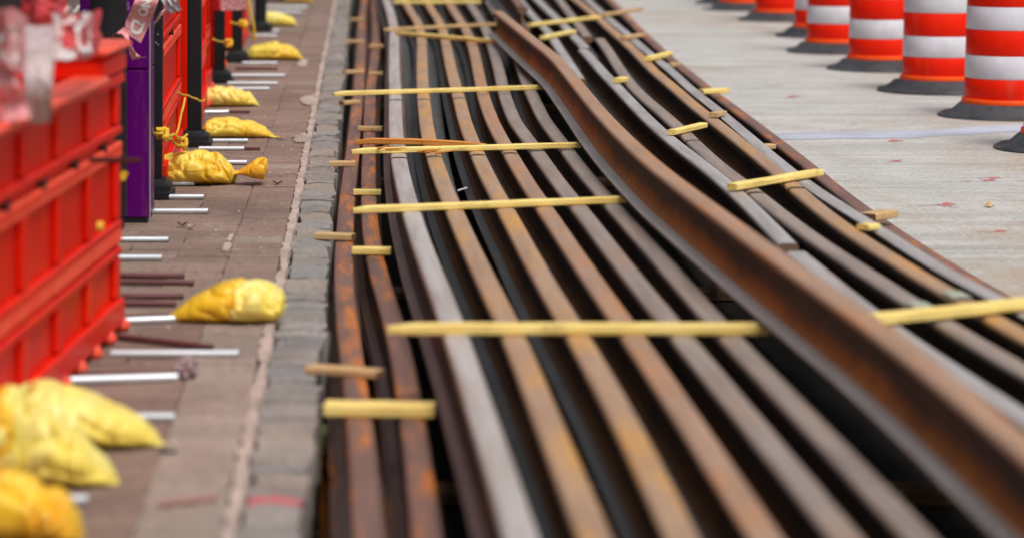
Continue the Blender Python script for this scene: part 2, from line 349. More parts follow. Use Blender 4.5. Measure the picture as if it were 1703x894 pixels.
# sidewalk: bed, pavers, mortar line
sw = bpy.data.objects.new("sidewalk", None); COL.objects.link(sw); tag(sw, kind='structure')
mb = MB(); n = 60; yy = np.concatenate([np.linspace(-20, 40, 50), [60, 90, 150, 260]])
rg = [[(-14, y, FLOOR + .001), (fx(MORT, y) - 0.004, y, FLOOR + .001), (fx(MORT, y) - 0.004, y, -0.012), (-14, y, -0.012)] for y in yy]
mb.rings([[Vector(p) for p in r] for r in rg]); obj("bed", mb, M['joint'], sw, smooth=False)
def paver_mesh(wd, dp, mat, k):
    mb = MB(); mb.box((0, 0, -0.02), (wd + .003, dp, 0.04), cham=0.0035)
    rnd = random.Random(k)
    mb.v = [(x + rnd.uniform(-.003, .003), y + rnd.uniform(-.003, .003), z) for x, y, z in mb.v]
    o = obj("paver", mb, mat, ang=20); me = o.data; bpy.data.objects.remove(o); return me
PD = 0.215
pav_b = [paver_mesh(0.40, PD - 0.007, M['paver'], k) for k in range(4)]
pav_t = [paver_mesh(0.20, PD - 0.007, M['paver_tan'], k) for k in range(4)]
pav_n = [paver_mesh(0.20, PD - 0.007, M['paver'], k) for k in range(4)]
rest = MB(); cnt = 0
y = 4.6; row = 0
while y < 40:
    e = fx(MORT, y) - 0.012
    cells = [(e - 0.10, 0.20, pav_t if y < 11.9 or random.random() < 0.12 else pav_n)]
    sh = 0.2 if row % 2 else 0.0
    for k in range(5): cells.append((e - 0.205 - 0.20 - 0.405 * k + sh, 0.40, pav_b)) if not (sh and k == 0) else cells.append((e - 0.205 - 0.10, 0.195, pav_n))
    for ci, (cx, wd, ms) in enumerate(cells):
        if ci <= 2 and cnt < 296:
            o = bpy.data.objects.new("paver", random.choice(ms)); COL.objects.link(o); o.parent = sw
            o.location = (cx, y, random.uniform(-0.003, 0.003)); o.rotation_euler = (random.uniform(-.006, .006), random.uniform(-.006, .006), random.choice((0, math.pi)) + random.uniform(-.006, .006)); cnt += 1
        else:
            rest.box((cx, y, -0.02 + random.uniform(-0.003, 0.003)), (wd - .001, PD - 0.007, 0.04))
    y += PD; row += 1
tag(obj("paver_field", rest, M['paver'], sw, smooth=False), kind='stuff')
mb = MB(); L, Rr = [], []
for y in np.arange(3.5, 40, 0.06):
    a, b = fx(MORT, y) + .006, fx(MORT, y) + 0.030
    wl = 0.014 * noise.noise((0, y * 2.1, 3)) + 0.016 * noise.noise((0, y * 9, 5)); wr = 0.010 * noise.noise((5, y * 2.7, 1)) + .013 * noise.noise((1, y * 11, 5))
    L.append([Vector((a - 0.014 + wl, y, -.02)), Vector((a - 0.012 + wl, y, 0.004)), Vector((b + wr - .004, y, 0.005 + .003 * noise.noise((9, y * 8, 2)))), Vector((b + wr, y, -.02))])
mb.rings(L, close=False); obj("mortar_joint", mb, M['mortar'], sw)
mb = MB()
for u, v, a, b in ((333, 109, .05, .4), (325, 150, .045, .28), (327, 69, .04, .4), (245, 268, .018, .16), (249, 258, .012, .12)):
    c = G(u, v); ring = [Vector((c.x + a * math.cos(q) * (1 + .55 * noise.noise((math.cos(q) * 2.4, math.sin(q) * 2.4, u))), c.y + b * math.sin(q) * (1 + .55 * noise.noise((math.cos(q) * 2.9, math.sin(q) * 2.9, v))), 0.006)) for q in np.linspace(0, 2 * math.pi, 49)[:-1]]
    mb.rings([[p * 1.0 for p in ring], [Vector((c.x + (p.x - c.x) * .8, c.y + (p.y - c.y) * .8, .011)) for p in ring]])
obj("mortar_spill", mb, M['mortar'], sw)
# kerb stones
kerb = bpy.data.objects.new("kerb", None); COL.objects.link(kerb); tag(kerb, kind='structure')
def stone_mesh(k, mat):
    mb = MB(); mb.box((0, 0, 0), (1, 1, 0.17), cham=0.0); rnd = random.Random(100 + k)
    bm = bmesh.new(); vs = [bm.verts.new(p) for p in mb.v]
    for f in mb.f: bm.faces.new([vs[i] for i in f])
    bmesh.ops.subdivide_edges(bm, edges=[e for e in bm.edges if abs(e.verts[0].co.z - e.verts[1].co.z) < .01], cuts=1, use_grid_fill=True)
    for v in bm.verts:
        top = v.co.z > 0
        q = noise.noise_vector((v.co.x * 3 + k * 7.3, v.co.y * 3, v.co.z * 3))
        v.co.x += q.x * 0.09; v.co.y += q.y * 0.07
        if top: v.co.z += q.z * 0.008 - 0.012 * ((abs(v.co.x) * 2) ** 4 * .6 + (abs(v.co.y) * 2) ** 4 * .5) * .8
    m2 = bpy.data.meshes.new("kerb_stone"); bm.to_mesh(m2); bm.free(); m2.materials.append(mat); m2.shade_smooth(); m2.set_sharp_from_angle(angle=R(50)); return m2
mb = MB(); mb.rings([[Vector(p) for p in ((fx(MORT, q) + .02, q, FLOOR + .002), (fx(CURB_R, q) - .045 + .02 * noise.noise((q * 3, 0, 1)), q, FLOOR + .002), (fx(CURB_R, q) - .05 + .02 * noise.noise((q * 3.7, 2, 1)), q, -.172), (fx(MORT, q) + .02, q, -.172))] for q in np.concatenate([np.arange(-20, 40, .25), [60, 100, 260]])]); obj('earth_wall', mb, M['soil'], kerb)
stones = [stone_mesh(k, M[('granite', 'granite_tan', 'granite_blue', 'granite')[k % 4]]) for k in range(12)]; red_stone = stone_mesh(3, M['granite_red'])
y = 4.0
while y < 60:
    ln = random.choice((.10, .13, .17, .22, .28, .36)) * random.uniform(.9, 1.1) if y < 40 else 1.2
    c = y + ln / 2; a, b = fx(MORT, c) + 0.036, fx(CURB_R, c)
    is_red = y < yv(539) < y + ln
    if not (y < yv(539) < y + ln): pass
    o = bpy.data.objects.new("kerb_stone", red_stone if is_red else random.choice(stones)); COL.objects.link(o); o.parent = kerb
    o.location = ((a + b) / 2 + random.uniform(-.006, .006), c, -0.09 + random.uniform(-.004, .009))
    o.scale = (b - a + random.uniform(-.012, .028), ln - 0.006, 1); o.rotation_euler = (random.uniform(-.03, .03), random.uniform(-.05, .05), random.choice((0, math.pi)) + random.uniform(-.07, .07))
    y += ln
# street markings
def sheet(name, pts, mat, z=0.004, lab=None):
    mb = MB(); mb.add([(p[0], p[1], z) for p in pts], [tuple(range(len(pts)))]); o = obj(name, mb, mat, smooth=False)
    return tag(o, lab, kind='structure')
top, bot = [], []
for k in range(60):
    u = 836 + k * 8.5; f = (u - 836) / 270.0
    ct = 148 - 8 * min(f, 1.3) + 1.6 * math.sin(u * .021) * (f > .2); h = 7.5 + 2.5 * noise.noise((u * .03, 0, 0))
    top.append(G(u, ct - h * .5)); bot.append(G(u, ct + h * .5 + .7 * noise.noise((u * .11, 4, 0))))
mb = MB(); mb.rings([[Vector((a.x, a.y, .002)) for a in top], [Vector((a.x, a.y, .002)) for a in bot]], close=False)
tag(obj("painted_line", mb, M['line'], smooth=False), kind='structure')
def spray(u, v, L, h, mat, tail=0):
    pts = []; h *= .72; L *= 1.15
    for q in np.linspace(0, 2 * math.pi, 40)[:-1]:
        s = math.cos(q); r = 1 + .5 * noise.noise((u + math.cos(q) * 2.2, v + math.sin(q) * 2.2, 0))
        pts.append(G(u + L * .5 * s * r, v + h * .5 * math.sin(q) * r * (1.1 - .5 * abs(s)) - .06 * L * .5 * s))
    sheet("spray_mark", pts, mat, 0.0025 + .0003 * (int(u) % 5))
    if mat is M['spray_red']:
        for k_ in range(5):
            uu, vv = u + random.uniform(-.9, .9) * L, v + random.uniform(-.6, .6) * h; l_ = random.uniform(1, 3.5)
            sheet('spray_mark', [G(uu + l_ * math.cos(q) * (1 + .4 * math.sin(3 * q + k_)), vv + .55 * math.sin(q)) for q in np.linspace(0, 6.28, 11)[:-1]], M['spray_pink'], .0014 + .0001 * k_)
    if tail: sheet("spray_mark", [G(u - L * .3, v - .3), G(u - tail * .5, v + 1.0), G(u - tail, v + 2.0), G(u - tail, v + 2.5), G(u - tail * .5, v + 1.9), G(u - L * .3, v + .6)], M['spray_pink'], 0.0022)
for a in ((1023, 221.5, 17, 5, 'spray_red', 62), (1030, 224.5, 9, 2.5, 'spray_red', 0), (1073, 250, 20, 4.5, 'spray_pink', 48), (1080, 250, 13, 3.2, 'spray_red', 0), (1070, 195, 14, 3.5, 'spray_red', 52), (967, 174.5, 12, 3.5, 'spray_red', 0), (1073, 192.5, 15, 2.5, 'spray_red', 0), (968, 152.5, 14, 3, 'spray_red', 0), (975, 155, 18, 2, 'spray_pink', 0), (920, 135, 12, 3.5, 'spray_pink', 0), (858, 105, 10, 3.5, 'spray_red', 0), (838, 93, 20, 3, 'spray_pink', 0), (1015, 236, 8, 2, 'spray_pink', 0), (902, 195, 20, 1.6, 'spray_pink', 0), (715, 13, 34, 2, 'spray_pink', 0)):
    spray(a[0], a[1], a[2], a[3], M[a[4]], a[5])
sheet("spray_mark", [G(168, 545.5), G(200, 541), G(236, 537), G(238, 542), G(205, 546), G(172, 549)], plain("faint_red_paint", (0.36, 0.17, 0.145), .8, .2, 60, 0), 0.008)
# ------------------------------------------------------------------ rails
PROF = [(.0625, 0), (.0625, .011), (.032, .021), (.0125, .034), (.009, .058), (.0085, .115), (.013, .130), (.034, .139), (.0378, .144), (.0378, .163), (.0365, .1705), (.0325, .1758), (.0255, .1785), (.012, .1798)]
PROF = PROF + [(-x, z) for x, z in reversed(PROF)]
PR_J = [(-x if x > 0 else x, z) for x, z in PROF]
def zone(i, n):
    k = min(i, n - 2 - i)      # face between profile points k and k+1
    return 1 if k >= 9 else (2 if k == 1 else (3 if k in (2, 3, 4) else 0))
def path_xy(pts, Z, far=None, near=None, dy=0.12, sig=0.45):
    P = [G(u, v, Z) for v, u in pts]; P.sort(key=lambda p: p.y)
    Y = np.array([p.y for p in P]); X = np.array([p.x for p in P])
    y = np.arange(Y[0], Y[-1] + 1e-6, 0.05); x = np.interp(y, Y, X)
    k = np.arange(-40, 41); kw = np.exp(-.5 * (k * .05 / sig) ** 2); kw /= kw.sum()
    s0 = (x[min(12, len(x) - 1)] - x[0]) / (y[min(12, len(x) - 1)] - y[0]); s1 = (x[-1] - x[-30]) / (y[-1] - y[-30]) if len(x) > 40 else s0
    pad0 = x[0] + s0 * .05 * np.arange(-40, 0); pad1 = x[-1] + s1 * .05 * np.arange(1, 41)
    x = np.convolve(np.concatenate([pad0, x, pad1]), kw, 'valid')
    if near is not None and near < y[0]:
        e = np.arange(near, y[0] - .02, .1); x = np.concatenate([x[0] + s0 * (e - y[0]), x]); y = np.concatenate([e, y])
    if far is not None and far > y[-1]:
        e = np.arange(y[-1] + .1, far, .1); x = np.concatenate([x, x[-1] + s1 * np.exp(-(e - y[-1]) / 6) * 0 + x[-1] * 0 + s1 * 6 * (1 - np.exp(-(e - y[-1]) / 6))]); y = np.concatenate([y, e])
    yy = np.arange(y[0], y[-1], dy)
    return np.interp(yy, y, x), yy
RAILS = {}
def rail(label, pts, Z, mats, near=None, far=None, group="steel rails stacked in the trackbed", dx=0.0, prof=PROF, roll=0.0, sag=0.004):
    if len(pts[0]) == 2 and not isinstance(pts, tuple): x, y = path_xy(pts, Z, far, near)
    else: x, y = pts
    x = x + dx
    tx = np.gradient(x, y); nrm = np.sqrt(1 + tx ** 2); sx, sy = 1 / nrm, -tx / nrm
    s = np.concatenate([[0], np.cumsum(np.hypot(np.diff(x), np.diff(y)))]); n = len(prof)
    per = np.concatenate([[0], np.cumsum([math.hypot(prof[i + 1][0] - prof[i][0], prof[i + 1][1] - prof[i][1]) for i in range(n - 1)])])
    mb = MB(); rings = []; uv = []; uv2 = []; ph = random.uniform(0, 50)
    for i in range(len(x)):
        z0 = Z - .18 + sag * noise.noise((ph, y[i] * .35, 0)); r = []
        for (px, pz), pe in zip(prof, per):
            q = px * math.cos(roll) - pz * math.sin(roll); h = px * math.sin(roll) + pz * math.cos(roll)
            r.append(Vector((x[i] + sx[i] * q, y[i] + sy[i] * q, z0 + h))); uv.append((s[i] + ph, pe)); uv2.append((s[i] + ph, pz))
        rings.append(r)
    mb.rings(rings); mb.uv = uv; mb.uv2 = uv2; mats = list(mats) + [M['cut_end']]
    nf = len(rings) - 1
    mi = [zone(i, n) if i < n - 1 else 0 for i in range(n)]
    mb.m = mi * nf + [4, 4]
    o = obj("rail", mb, mats, ang=24); tag(o, label, "rail", group)
    RAILS[label] = (o, x, y, Z); return o
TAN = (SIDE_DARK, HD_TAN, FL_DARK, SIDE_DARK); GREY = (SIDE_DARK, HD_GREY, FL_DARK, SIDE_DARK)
NEAR, FAR = 4.2, 46
A_ = [(0, 418), (15, 423), (30, 426), (50, 426), (75, 426), (95, 427), (110, 427.3), (135, 427.6), (150, 428.6), (170, 431), (190, 435), (204, 438.5), (222, 443.5), (240, 448.5), (260, 455), (280, 463), (304, 473), (320, 478.5), (340, 486), (370, 497), (400, 506), (470, 530), (565, 560)]
B_ = [(0, 438), (10, 443.5), (20, 450.5), (30, 454.3), (45, 456), (75, 456.3), (95, 457), (107, 458), (130, 460.5), (150, 464), (170, 470), (190, 476.5), (204, 482), (222, 489.5), (235, 495.5), (260, 506.5), (280, 516), (304, 528), (330, 541), (360, 556), (400, 572), (470, 600), (565, 638)]
C_ = [(0, 461.5), (10, 467), (20, 474), (30, 478.5), (45, 482), (60, 485), (75, 488), (90, 492), (107, 497), (130, 502.5), (150, 510), (170, 518.5), (190, 528), (204, 535.5), (235, 553), (260, 566), (280, 576.5), (320, 600), (345, 615), (370, 631), (400, 648), (470, 686), (565, 732)]
D_ = [(0, 485), (10, 490), (20, 497), (30, 503.5), (45, 510), (60, 514), (75, 517), (95, 521), (107, 524), (130, 532.5), (150, 543), (165, 552.5), (185, 564), (200, 573), (225, 591), (260, 614), (300, 641), (340, 669), (370, 691), (470, 758), (565, 820)]
E_ = [(0, 506), (15, 516), (30, 525), (45, 531), (70, 538.5), (101, 545.5), (130, 556), (150, 572), (165, 583), (185, 597), (200, 608), (225, 629), (260, 655), (300, 686), (340, 719), (370, 745), (470, 828), (565, 905)]
F_ = [(0, 528), (30, 547), (50, 556), (70, 563.5), (90, 570), (101, 575.5), (130, 589), (150, 606), (165, 616.5), (185, 632), (200, 645), (225, 667), (260, 699), (300, 735), (340, 770), (370, 797), (470, 893), (565, 983)]
rail("pale grey rail, leftmost of the six long rails of the upper layer", A_, .2, (SIDE, HD_WHITE, FL_BRN, SIDE), NEAR, FAR)
rail("tan rusty rail just right of the pale grey rail", B_, .2, TAN, NEAR, FAR)
rail("tan rusty rail, third of the upper layer from the kerb", C_, .2, TAN, NEAR, FAR)
rail("tan and grey rail, fourth of the upper layer from the kerb", D_, .2, (SIDE_DARK, HD_PEACH, FL_DARK, SIDE_DARK), NEAR, FAR)
rail("grey brown rail, second to the left of the big bent rail", E_, .2, GREY, NEAR, FAR)
rail("grey brown rail right beside the left flange of the big bent rail", F_, .2, GREY, NEAR, 30)
T_ = [(11, 538), (20, 549), (35, 567), (50, 587), (60, 600.5), (75, 612.5), (90, 625), (105, 637), (120, 649.5), (140, 668.5), (160, 690), (180, 712), (200, 739), (240, 793), (280, 848), (320, 906), (340, 935), (370, 974), (420, 1035), (480, 1107)]
rail("big bent peach rail lying on top of all the others", T_, .42, (SIDE, HD_PEACH, FL_GREY, SIDE_OR), NEAR, prof=[(x * 1.22 if abs(x) > .05 else (x * 1.1 if abs(x) > .03 and z < .05 else x), z) for x, z in PROF])
U_ = [(-60, 497), (-30, 531), (-10, 551), (0, 559), (7.5, 565)]
rail("dark brown rail on top, its cut end behind the bent rail's end", U_, .42, (SIDE, HD_BRN, FL_BRN, SIDE), None, 50)
G1 = [(0, 563), (14, 574), (25, 584), (32, 592), (47, 602), (56, 608), (70, 617), (85, 627)]
rail("pale rail slipping under the right side of the bent rail", G1, .2, (SIDE_DARK, HD_STEEL, FL_DARK, SIDE_DARK), None, FAR)
G2 = [(0, 582), (15, 597.5), (26, 609.5), (40, 623), (51.5, 633)]
rail("pale blue grey rail ending where the ridged grey rail begins", G2, .2, (SIDE_DARK, HD_STEEL, FL_DARK, SIDE_DARK), None, FAR)
G3 = [(0, 605.5), (15, 617), (30, 629), (39, 635.5)]
rail("grey rail with a rusty cut end, far right of the stack", G3, .2, GREY, None, FAR)
GG = [(53, 630), (60, 637), (75, 650), (90, 665), (105, 679), (120, 693), (140, 714), (150, 725), (170, 752), (190, 778), (205, 796), (230, 821), (250, 841), (262, 852)]
rail("ridged grey rail with its pale cut end beside the bent rail", GG, .2, (SIDE_DARK, HD_STEEL, FL_DARK, SIDE_DARK))
GN = [(270, 860), (298, 893), (340, 945), (380, 1003), (430, 1080), (447, 1107)]
rail("smooth grey rail alongside the bent rail at lower right", GN, .2, (SIDE_DARK, HD_STEEL, FL_DARK, SIDE_DARK), NEAR)
H_ = [(41, 648), (50, 655.5), (75, 671), (90, 682.5), (102, 694), (118, 714), (140, 738), (150, 747.5), (170, 768), (185, 787), (205, 816.5), (225, 839), (250, 873), (270, 902), (280, 919.5), (300, 950), (320, 981.5), (332, 998.5), (350, 1027), (360, 1043), (395, 1104)]
rail("light brown rail with a green end mark, right of the ridged grey rail", H_, .2, (SIDE_DARK, HD_GREY, FL_DARK, SIDE_DARK), NEAR)
I_ = [(0, 624), (15, 643), (30, 659.5), (45, 677), (60, 692.5), (75, 707), (85, 719), (95, 731), (110, 747), (130, 773), (150, 799), (170, 824), (190, 848), (210, 869.5), (230, 893), (250, 921), (270, 953), (280, 970), (300, 1002), (317, 1032), (352, 1094)]
rail("brown rail with a tall dark side, third from the street", I_, .2, (SIDE_DARK, HD_TAN, FL_DARK, SIDE_DARK), NEAR, FAR)
J_ = [(0, 636), (15, 653), (30, 671), (45, 688), (60, 706), (75, 725), (90, 741), (100, 752), (110, 766), (125, 784), (140, 801), (155, 819), (170, 837), (185, 856), (200, 876), (215, 898.5), (230, 923), (245, 949), (260, 972), (280, 1002), (300, 1036), (320, 1077)]
PJ = [(x if x > 0 else max(x, -.0375), z) for x, z in PROF]
PJ = [(x, z) for x, z in PJ if not (x < -.03 and z < .03)]; PJ = PJ + [(-.009, 0.0)]
rail("blue grey rail hugging the brown rail near the street", J_, .2, (SIDE_DARK, HD_STEEL, FL_DARK, SIDE_DARK), NEAR, FAR, prof=PJ)
rail("dark brown rail along the street edge, rightmost of all", K_, .03, (SIDE_DARK, HD_BRN, FL_BRN, SIDE), NEAR, FAR)
L1 = [(0, 394), (20, 391), (60, 390), (95, 388), (130, 384), (170, 380.5), (200, 376.5), (240, 373), (280, 371), (310, 371.7), (340, 374), (370, 378), (400, 382), (440, 387.5), (480, 391.5), (520, 394), (565, 397)]
rail("orange rusted rail nearest the kerb under the short blocks", L1, 0, (SIDE, HD_BRN, FL_BRN, SIDE_OR), NEAR, FAR)
L2 = [(10, 405), (30, 406.5), (50, 406), (65, 404.5), (80, 402.5), (95, 400.5), (110, 400), (130, 399.6), (165, 399), (190, 398.3), (225, 399), (245, 400.5), (270, 404), (290, 408.7), (310, 414.5), (330, 421), (366, 431), (389, 436.5), (420, 441), (450, 446), (500, 453), (565, 460)]
rail("purplish brown rail, second from the kerb, left of the pale grey rail", L2, 0, (SIDE, HD_BRN, FL_BRN, SIDE), NEAR, FAR)
L1b = [(100, 392), (130, 389.5), (190, 388), (240, 386), (270, 386.5), (312, 389), (335, 395), (366, 404.5), (400, 414), (450, 422.5), (500, 428), (565, 433)]
rail("bright orange rusted rail deep between the two kerb side rails", L1b, -.2, (SIDE, HD_BRN, FL_BRN, SIDE_OR), NEAR, FAR)
L0 = [(160, 364), (240, 362), (300, 358.5), (340, 359), (400, 361.5), (450, 366), (500, 369), (565, 371.5)]
rail("dark rusty rail lowest in the gap beside the kerb", L0, -.2, (SIDE_OR, HD_BRN, SIDE_OR, SIDE_OR), NEAR, 20)
LOW = []
for src, dx, wh in ((A_, .10, 'in the gap right of the pale grey rail'), (B_, .085, 'between the two tan rusty rails'), (C_, .09, 'right of the third upper rail'), (D_, .08, 'right of the tan and grey fourth rail'), (F_, -.03, 'under the rail beside the bent flange'), (T_, .25, 'in the dark just right of the bent rail'), (H_, .0, 'beneath the light brown rail'), (I_, .02, 'beneath the brown rail with the tall side')):
    x, y = path_xy(src, .2, FAR, NEAR); rail("slate grey lower rail " + wh, (x, y), 0.0, (SIDE_DARK, FL_DARK, FL_DARK, SIDE_DARK), group="rails of the lower layer", dx=dx)
# steel straps pressed round some heads just before the laths
def straps(lab, vs):
    o, x, y, Z = RAILS[lab]
    for v in vs:
        Y = yv(v, Z); X = float(np.interp(Y, y, x)); sl = float(np.interp(Y, y, np.gradient(x, y))); nn = math.hypot(1, sl)
        mb = MB(); hp = [p for p in PROF if p[1] > .135]; rr = []
        for q in (-.016, .016):
            rr.append([Vector((X + sl * q + (px * 1.05) / nn, Y + q - sl * (px * 1.05) / nn, Z - .18 + pz + .0035 - (.02 if pz < .145 else 0))) for px, pz in hp])
        mb.rings(rr, close=False); obj("strap", mb, M['black'], o)
AL = list(RAILS)
for k, vs in ((0, (49.5, 108, 170.5)), (1, (49.5, 107.5, 169)), (2, (50, 106, 167.5)), (3, (49, 102.5, 165.5)), (4, (101.5, 163)), (5, (162,)), (AL.index("light brown rail with a green end mark, right of the ridged grey rail"), (152, 208)), (AL.index("brown rail with a tall dark side, third from the street"), (203,))):
    straps(AL[k], vs)
def green_mark(lab, v, d):
    o, x, y, Z = RAILS[lab]; Y = yv(v, Z); mb = MB(); rr = []
    for q in np.linspace(-d, d, 6):
        X = float(np.interp(Y + q, y, x)); rr.append([Vector((X + px, Y + q, Z - .18 + pz + .0055)) for px, pz in PROF if pz > .172])
    mb.rings(rr, close=False); obj("paint_mark", mb, M['green'], o)
green_mark("light brown rail with a green end mark, right of the ridged grey rail", 331, .09); green_mark("brown rail with a tall dark side, third from the street", 319, .08)
# ------------------------------------------------------------------ laths and blocks between the rails
def lath(a, b, Z, h, d, mat, label, tip=0, endmat=None, group="wooden laths laid across the rails", name="lath", cat="lath", bow=0.0):
    "a,b: survey marks of the lower front edge; d: depth"
    p, q = G(a[0], a[1], Z), G(b[0], b[1], Z); ax = q - p; L = ax.length; ax.normalize(); sd_ = Vector((-ax.y, ax.x, 0))
    mb = MB(); rings = []; n = max(4, int(L / .12)); rnd = random.Random(int(a[0] * 7 + a[1]))
    for i in range(n + 1):
        f = i / n; k = 1.0
        if tip and i == 0: k = .35
        c = ax * (L * f) + Vector((0, 0, bow * math.sin(math.pi * f))) + sd_ * rnd.uniform(-.002, .002)
        dd, hh = d * (k if tip else 1) * rnd.uniform(.96, 1.04), h * (1 if k == 1 else .75) * rnd.uniform(.96, 1.04)
        off = (d - dd) * .5; e = min(dd, hh) * .14
        rings.append([c + sd_ * (off + s_) + Vector((0, 0, z)) for s_, z in ((e, 0), (dd - e, 0), (dd, e), (dd, hh - e), (dd - e, hh), (e, hh), (0, hh - e), (0, e))])
        if tip and i == 0:
            pass
    if tip: rings[1] = [p_ - ax * (L / n - min(.07, L * .2)) for p_ in rings[1]]
    mb.rings(rings); mb.m[-2] = 1; mb.m[-1] = 1
    mb.v = [tuple(v) for v in mb.v]
    o = obj(name, mb, [mat, endmat or mat], ang=30); o.location = p
    # object x axis along the lath for the grain
    rot = Matrix.Rotation(math.atan2(ax.y, ax.x), 4, 'Z'); o.data.transform(rot.inverted()); o.rotation_euler = (0, 0, math.atan2(ax.y, ax.x))
    return tag(o, label, cat, group)
W, WO, WE = M['wood'], M['wood_old'], M['wood_end']
lath((419, 362), (832, 362), .2, .031, .055, W, "thick pale yellow lath nearest the camera, ending at the bent rail", 1, W)
lath((383, 231), (677, 219.5), .2, .026, .045, W, "yellow lath with a dark chipped left tip, second from the front", 1, WE)
lath((381, 167), (628, 160), .2, .026, .045, W, "yellow lath lying just in front of the split orange lath", 1, WE)
lath((362, 104), (588, 97), .2, .026, .045, W, "yellow lath reaching furthest left towards the kerb", 1, WE)
lath((417, 34), (537, 28), .2, .026, .05, WO, "weathered lath behind the crossed pale lath near the top", 1, WE)
lath((425, 37.5), (536, 47.5), .2, .028, .05, W, "pale lath slanting across, crossed with a weathered one", 1)
lath((425, 4), (520, 4), .2, .03, .05, W, "farthest yellow lath across the long rails", 0)
for k, (z0, a, b, h) in enumerate(((.2, (383, 157), (524, 162), .02),)):
    o = lath(a, b, z0, .028, .035, M['wood_split'], "split orange lath with splintered end", 1, WE, bow=.012)
    for j in range(9):
        f = random.uniform(.3, 1.0); mb = MB(); p = G(a[0] + (b[0] - a[0]) * f, a[1] + (b[1] - a[1]) * f, .225)
        mb.tube([p, p + Vector((random.uniform(.03, .12), random.uniform(-.03, .02), random.uniform(-.005, .022)))], [.006, .001], 5); obj("splinter", mb, M['wood_split'], o)
lath((948, 352), (1150, 331), .205, .031, .06, W, "long yellow lath at the right rising towards the street", 0)
lath((797, 206), (890, 190), .205, .028, .05, W, "golden lath with a dark nick, right of the bent rail", 0)
lath((731, 146), (765, 138), .205, .026, .045, W, "short yellow lath between ridged grey and brown rails", 0)
lath((776, 127), (786, 124.5), .205, .024, .05, WO, "tiny wooden block between brown and blue grey rails", 0)
lath((939, 249), (952, 247.5), .205, .02, .06, W, "small wooden block wedged beside the blue grey rail", 0)
lath((947, 239), (971, 235), .06, .03, .08, WO, "weathered block at the street edge of the rails", 0, WE)
lath((822, 162), (839, 161), .06, .026, .06, WO, "small block peeping out between the two rightmost rails", 0)
lath((761, 102), (788, 100.5), .06, .03, .06, W, "pale block bridging to the street, middle of the right edge", 0)
lath((704, 66), (728, 60), .205, .028, .05, W, "far tilted lath at the street edge, behind the pale block", 0)
lath((727, 73), (736, 71.5), .06, .026, .06, WO, "smallest far block at the street edge", 0)
lath((672, 89.5), (680, 87.5), .205, .026, .06, W, "short block standing between ridged and light brown rails", 0)
lath((677, 43), (698, 39.5), .205, .026, .06, WO, "far yellow block beside the rail with a hole", 0)
lath((590, 43), (623, 36), .205, .028, .05, W, "far short lath right of the bent rail, over two rails", 0)
lath((575, 29), (650, 20.5), .205, .028, .05, W, "far long lath starting under the dark top rail", 0)
lath((655, 18), (696, 11.5), .205, .028, .05, WO, "far lath sticking out over the street", 0)
for (a, b, h, d, m, l) in (((356, 180), (384, 180), .026, .06, WO, "short block from kerb to orange rail, in the middle distance"),
    ((387, 141.5), (413, 142), .026, .05, WO, "short block on the purplish rail behind the split lath"), ((382, 211), (412, 211), .026, .05, W, "pale block on the purplish rail behind the chipped lath"),
    ((340, 258.5), (380, 260), .026, .06, WO, "block with a dark knot resting on the kerb edge"), ((380.5, 275), (422, 275.5), .028, .06, W, "golden block on the purplish rail in front of the chipped lath"),
    ((329, 403), (406, 409), .022, .07, WO, "grey brown lath tilted from the kerb onto the orange rail"), ((350, 450), (469, 452), .034, .09, W, "short thick yellow lath nearest the camera at the kerb side"),
    ((372, 113.5), (390, 112.5), .024, .06, WO, "small block by the kerb below the far reaching lath"), ((373, 80), (394, 79.5), .024, .06, WO, "small block by the kerb above the far reaching lath"),
    ((399, 81.5), (414, 81.5), .024, .06, WO, "small block on the purplish rail, above the far reaching lath"), ((373, 46.5), (394, 46.5), .024, .06, WO, "small far block between kerb and orange rail"),
    ((399, 52), (415, 52), .026, .06, WO, "small far block on the purplish rail by the crossed laths"), ((378, 22.5), (394, 22.5), .024, .06, WO, "farthest small block by the kerb")):
    lath(a, b, 0.001, h, d, m, l, 0, WE if m is WO else m, group="wooden blocks on the kerb side rails", name="spacer_block", cat="block")
# timbers under the rails
for Y, x0 in ((6.4, -.13), (9.75, -.165), (14.2, -.15), (19, -.17), (24.5, -.2), (31, -.2)):
    mb = MB(); mb.box((0, 0, 0), (2.2, .16, .05), cham=.008); o = obj("timber", mb, WE); o.location = (x0 + 1.1, Y + .08, FLOOR + .026)
    tag(o, "dark timber laid on the trench floor under the rails", "timber", "timbers under the rails")
mb = MB(); c = G(345, 494, -.3); mb.box((0, 0, 0), (.075, .14, .085), cham=.01); o = obj("timber_end", mb, M['timber']); o.location = (c.x - .002, c.y + .07, -.26); tag(o, "olive green timber end in the gap beside the kerb", "timber")
mb = MB(); rnd = random.Random(3)
for k in range(420):
    y = rnd.uniform(5, 14); x = rnd.uniform(fx(CURB_R, y) - .02, .1); r = rnd.uniform(.012, .05)
    vs = [Vector((a, b, c_)) for a, b, c_ in ((1, 0, 0), (-1, 0, 0), (0, 1, 0), (0, -1, 0), (0, 0, 1), (0, 0, -1))]
    mb.add([Vector((x, y, FLOOR + r * .5)) + v * r * rnd.uniform(.6, 1.2) for v in vs], [(0, 2, 4), (2, 1, 4), (1, 3, 4), (3, 0, 4), (2, 0, 5), (1, 2, 5), (3, 1, 5), (0, 3, 5)])
tag(obj("rubble", mb, M['rubble'], smooth=False), kind='stuff')
# a bright nail lying between two rails
mb = MB(); p = D(495, 206, yv(204, .15)); mb.tube([p, p + Vector((.04, .0, .013))], .004, 6); tag(obj("nail", mb, M['galv']), "bright bent nail caught between two long rails", "nail")
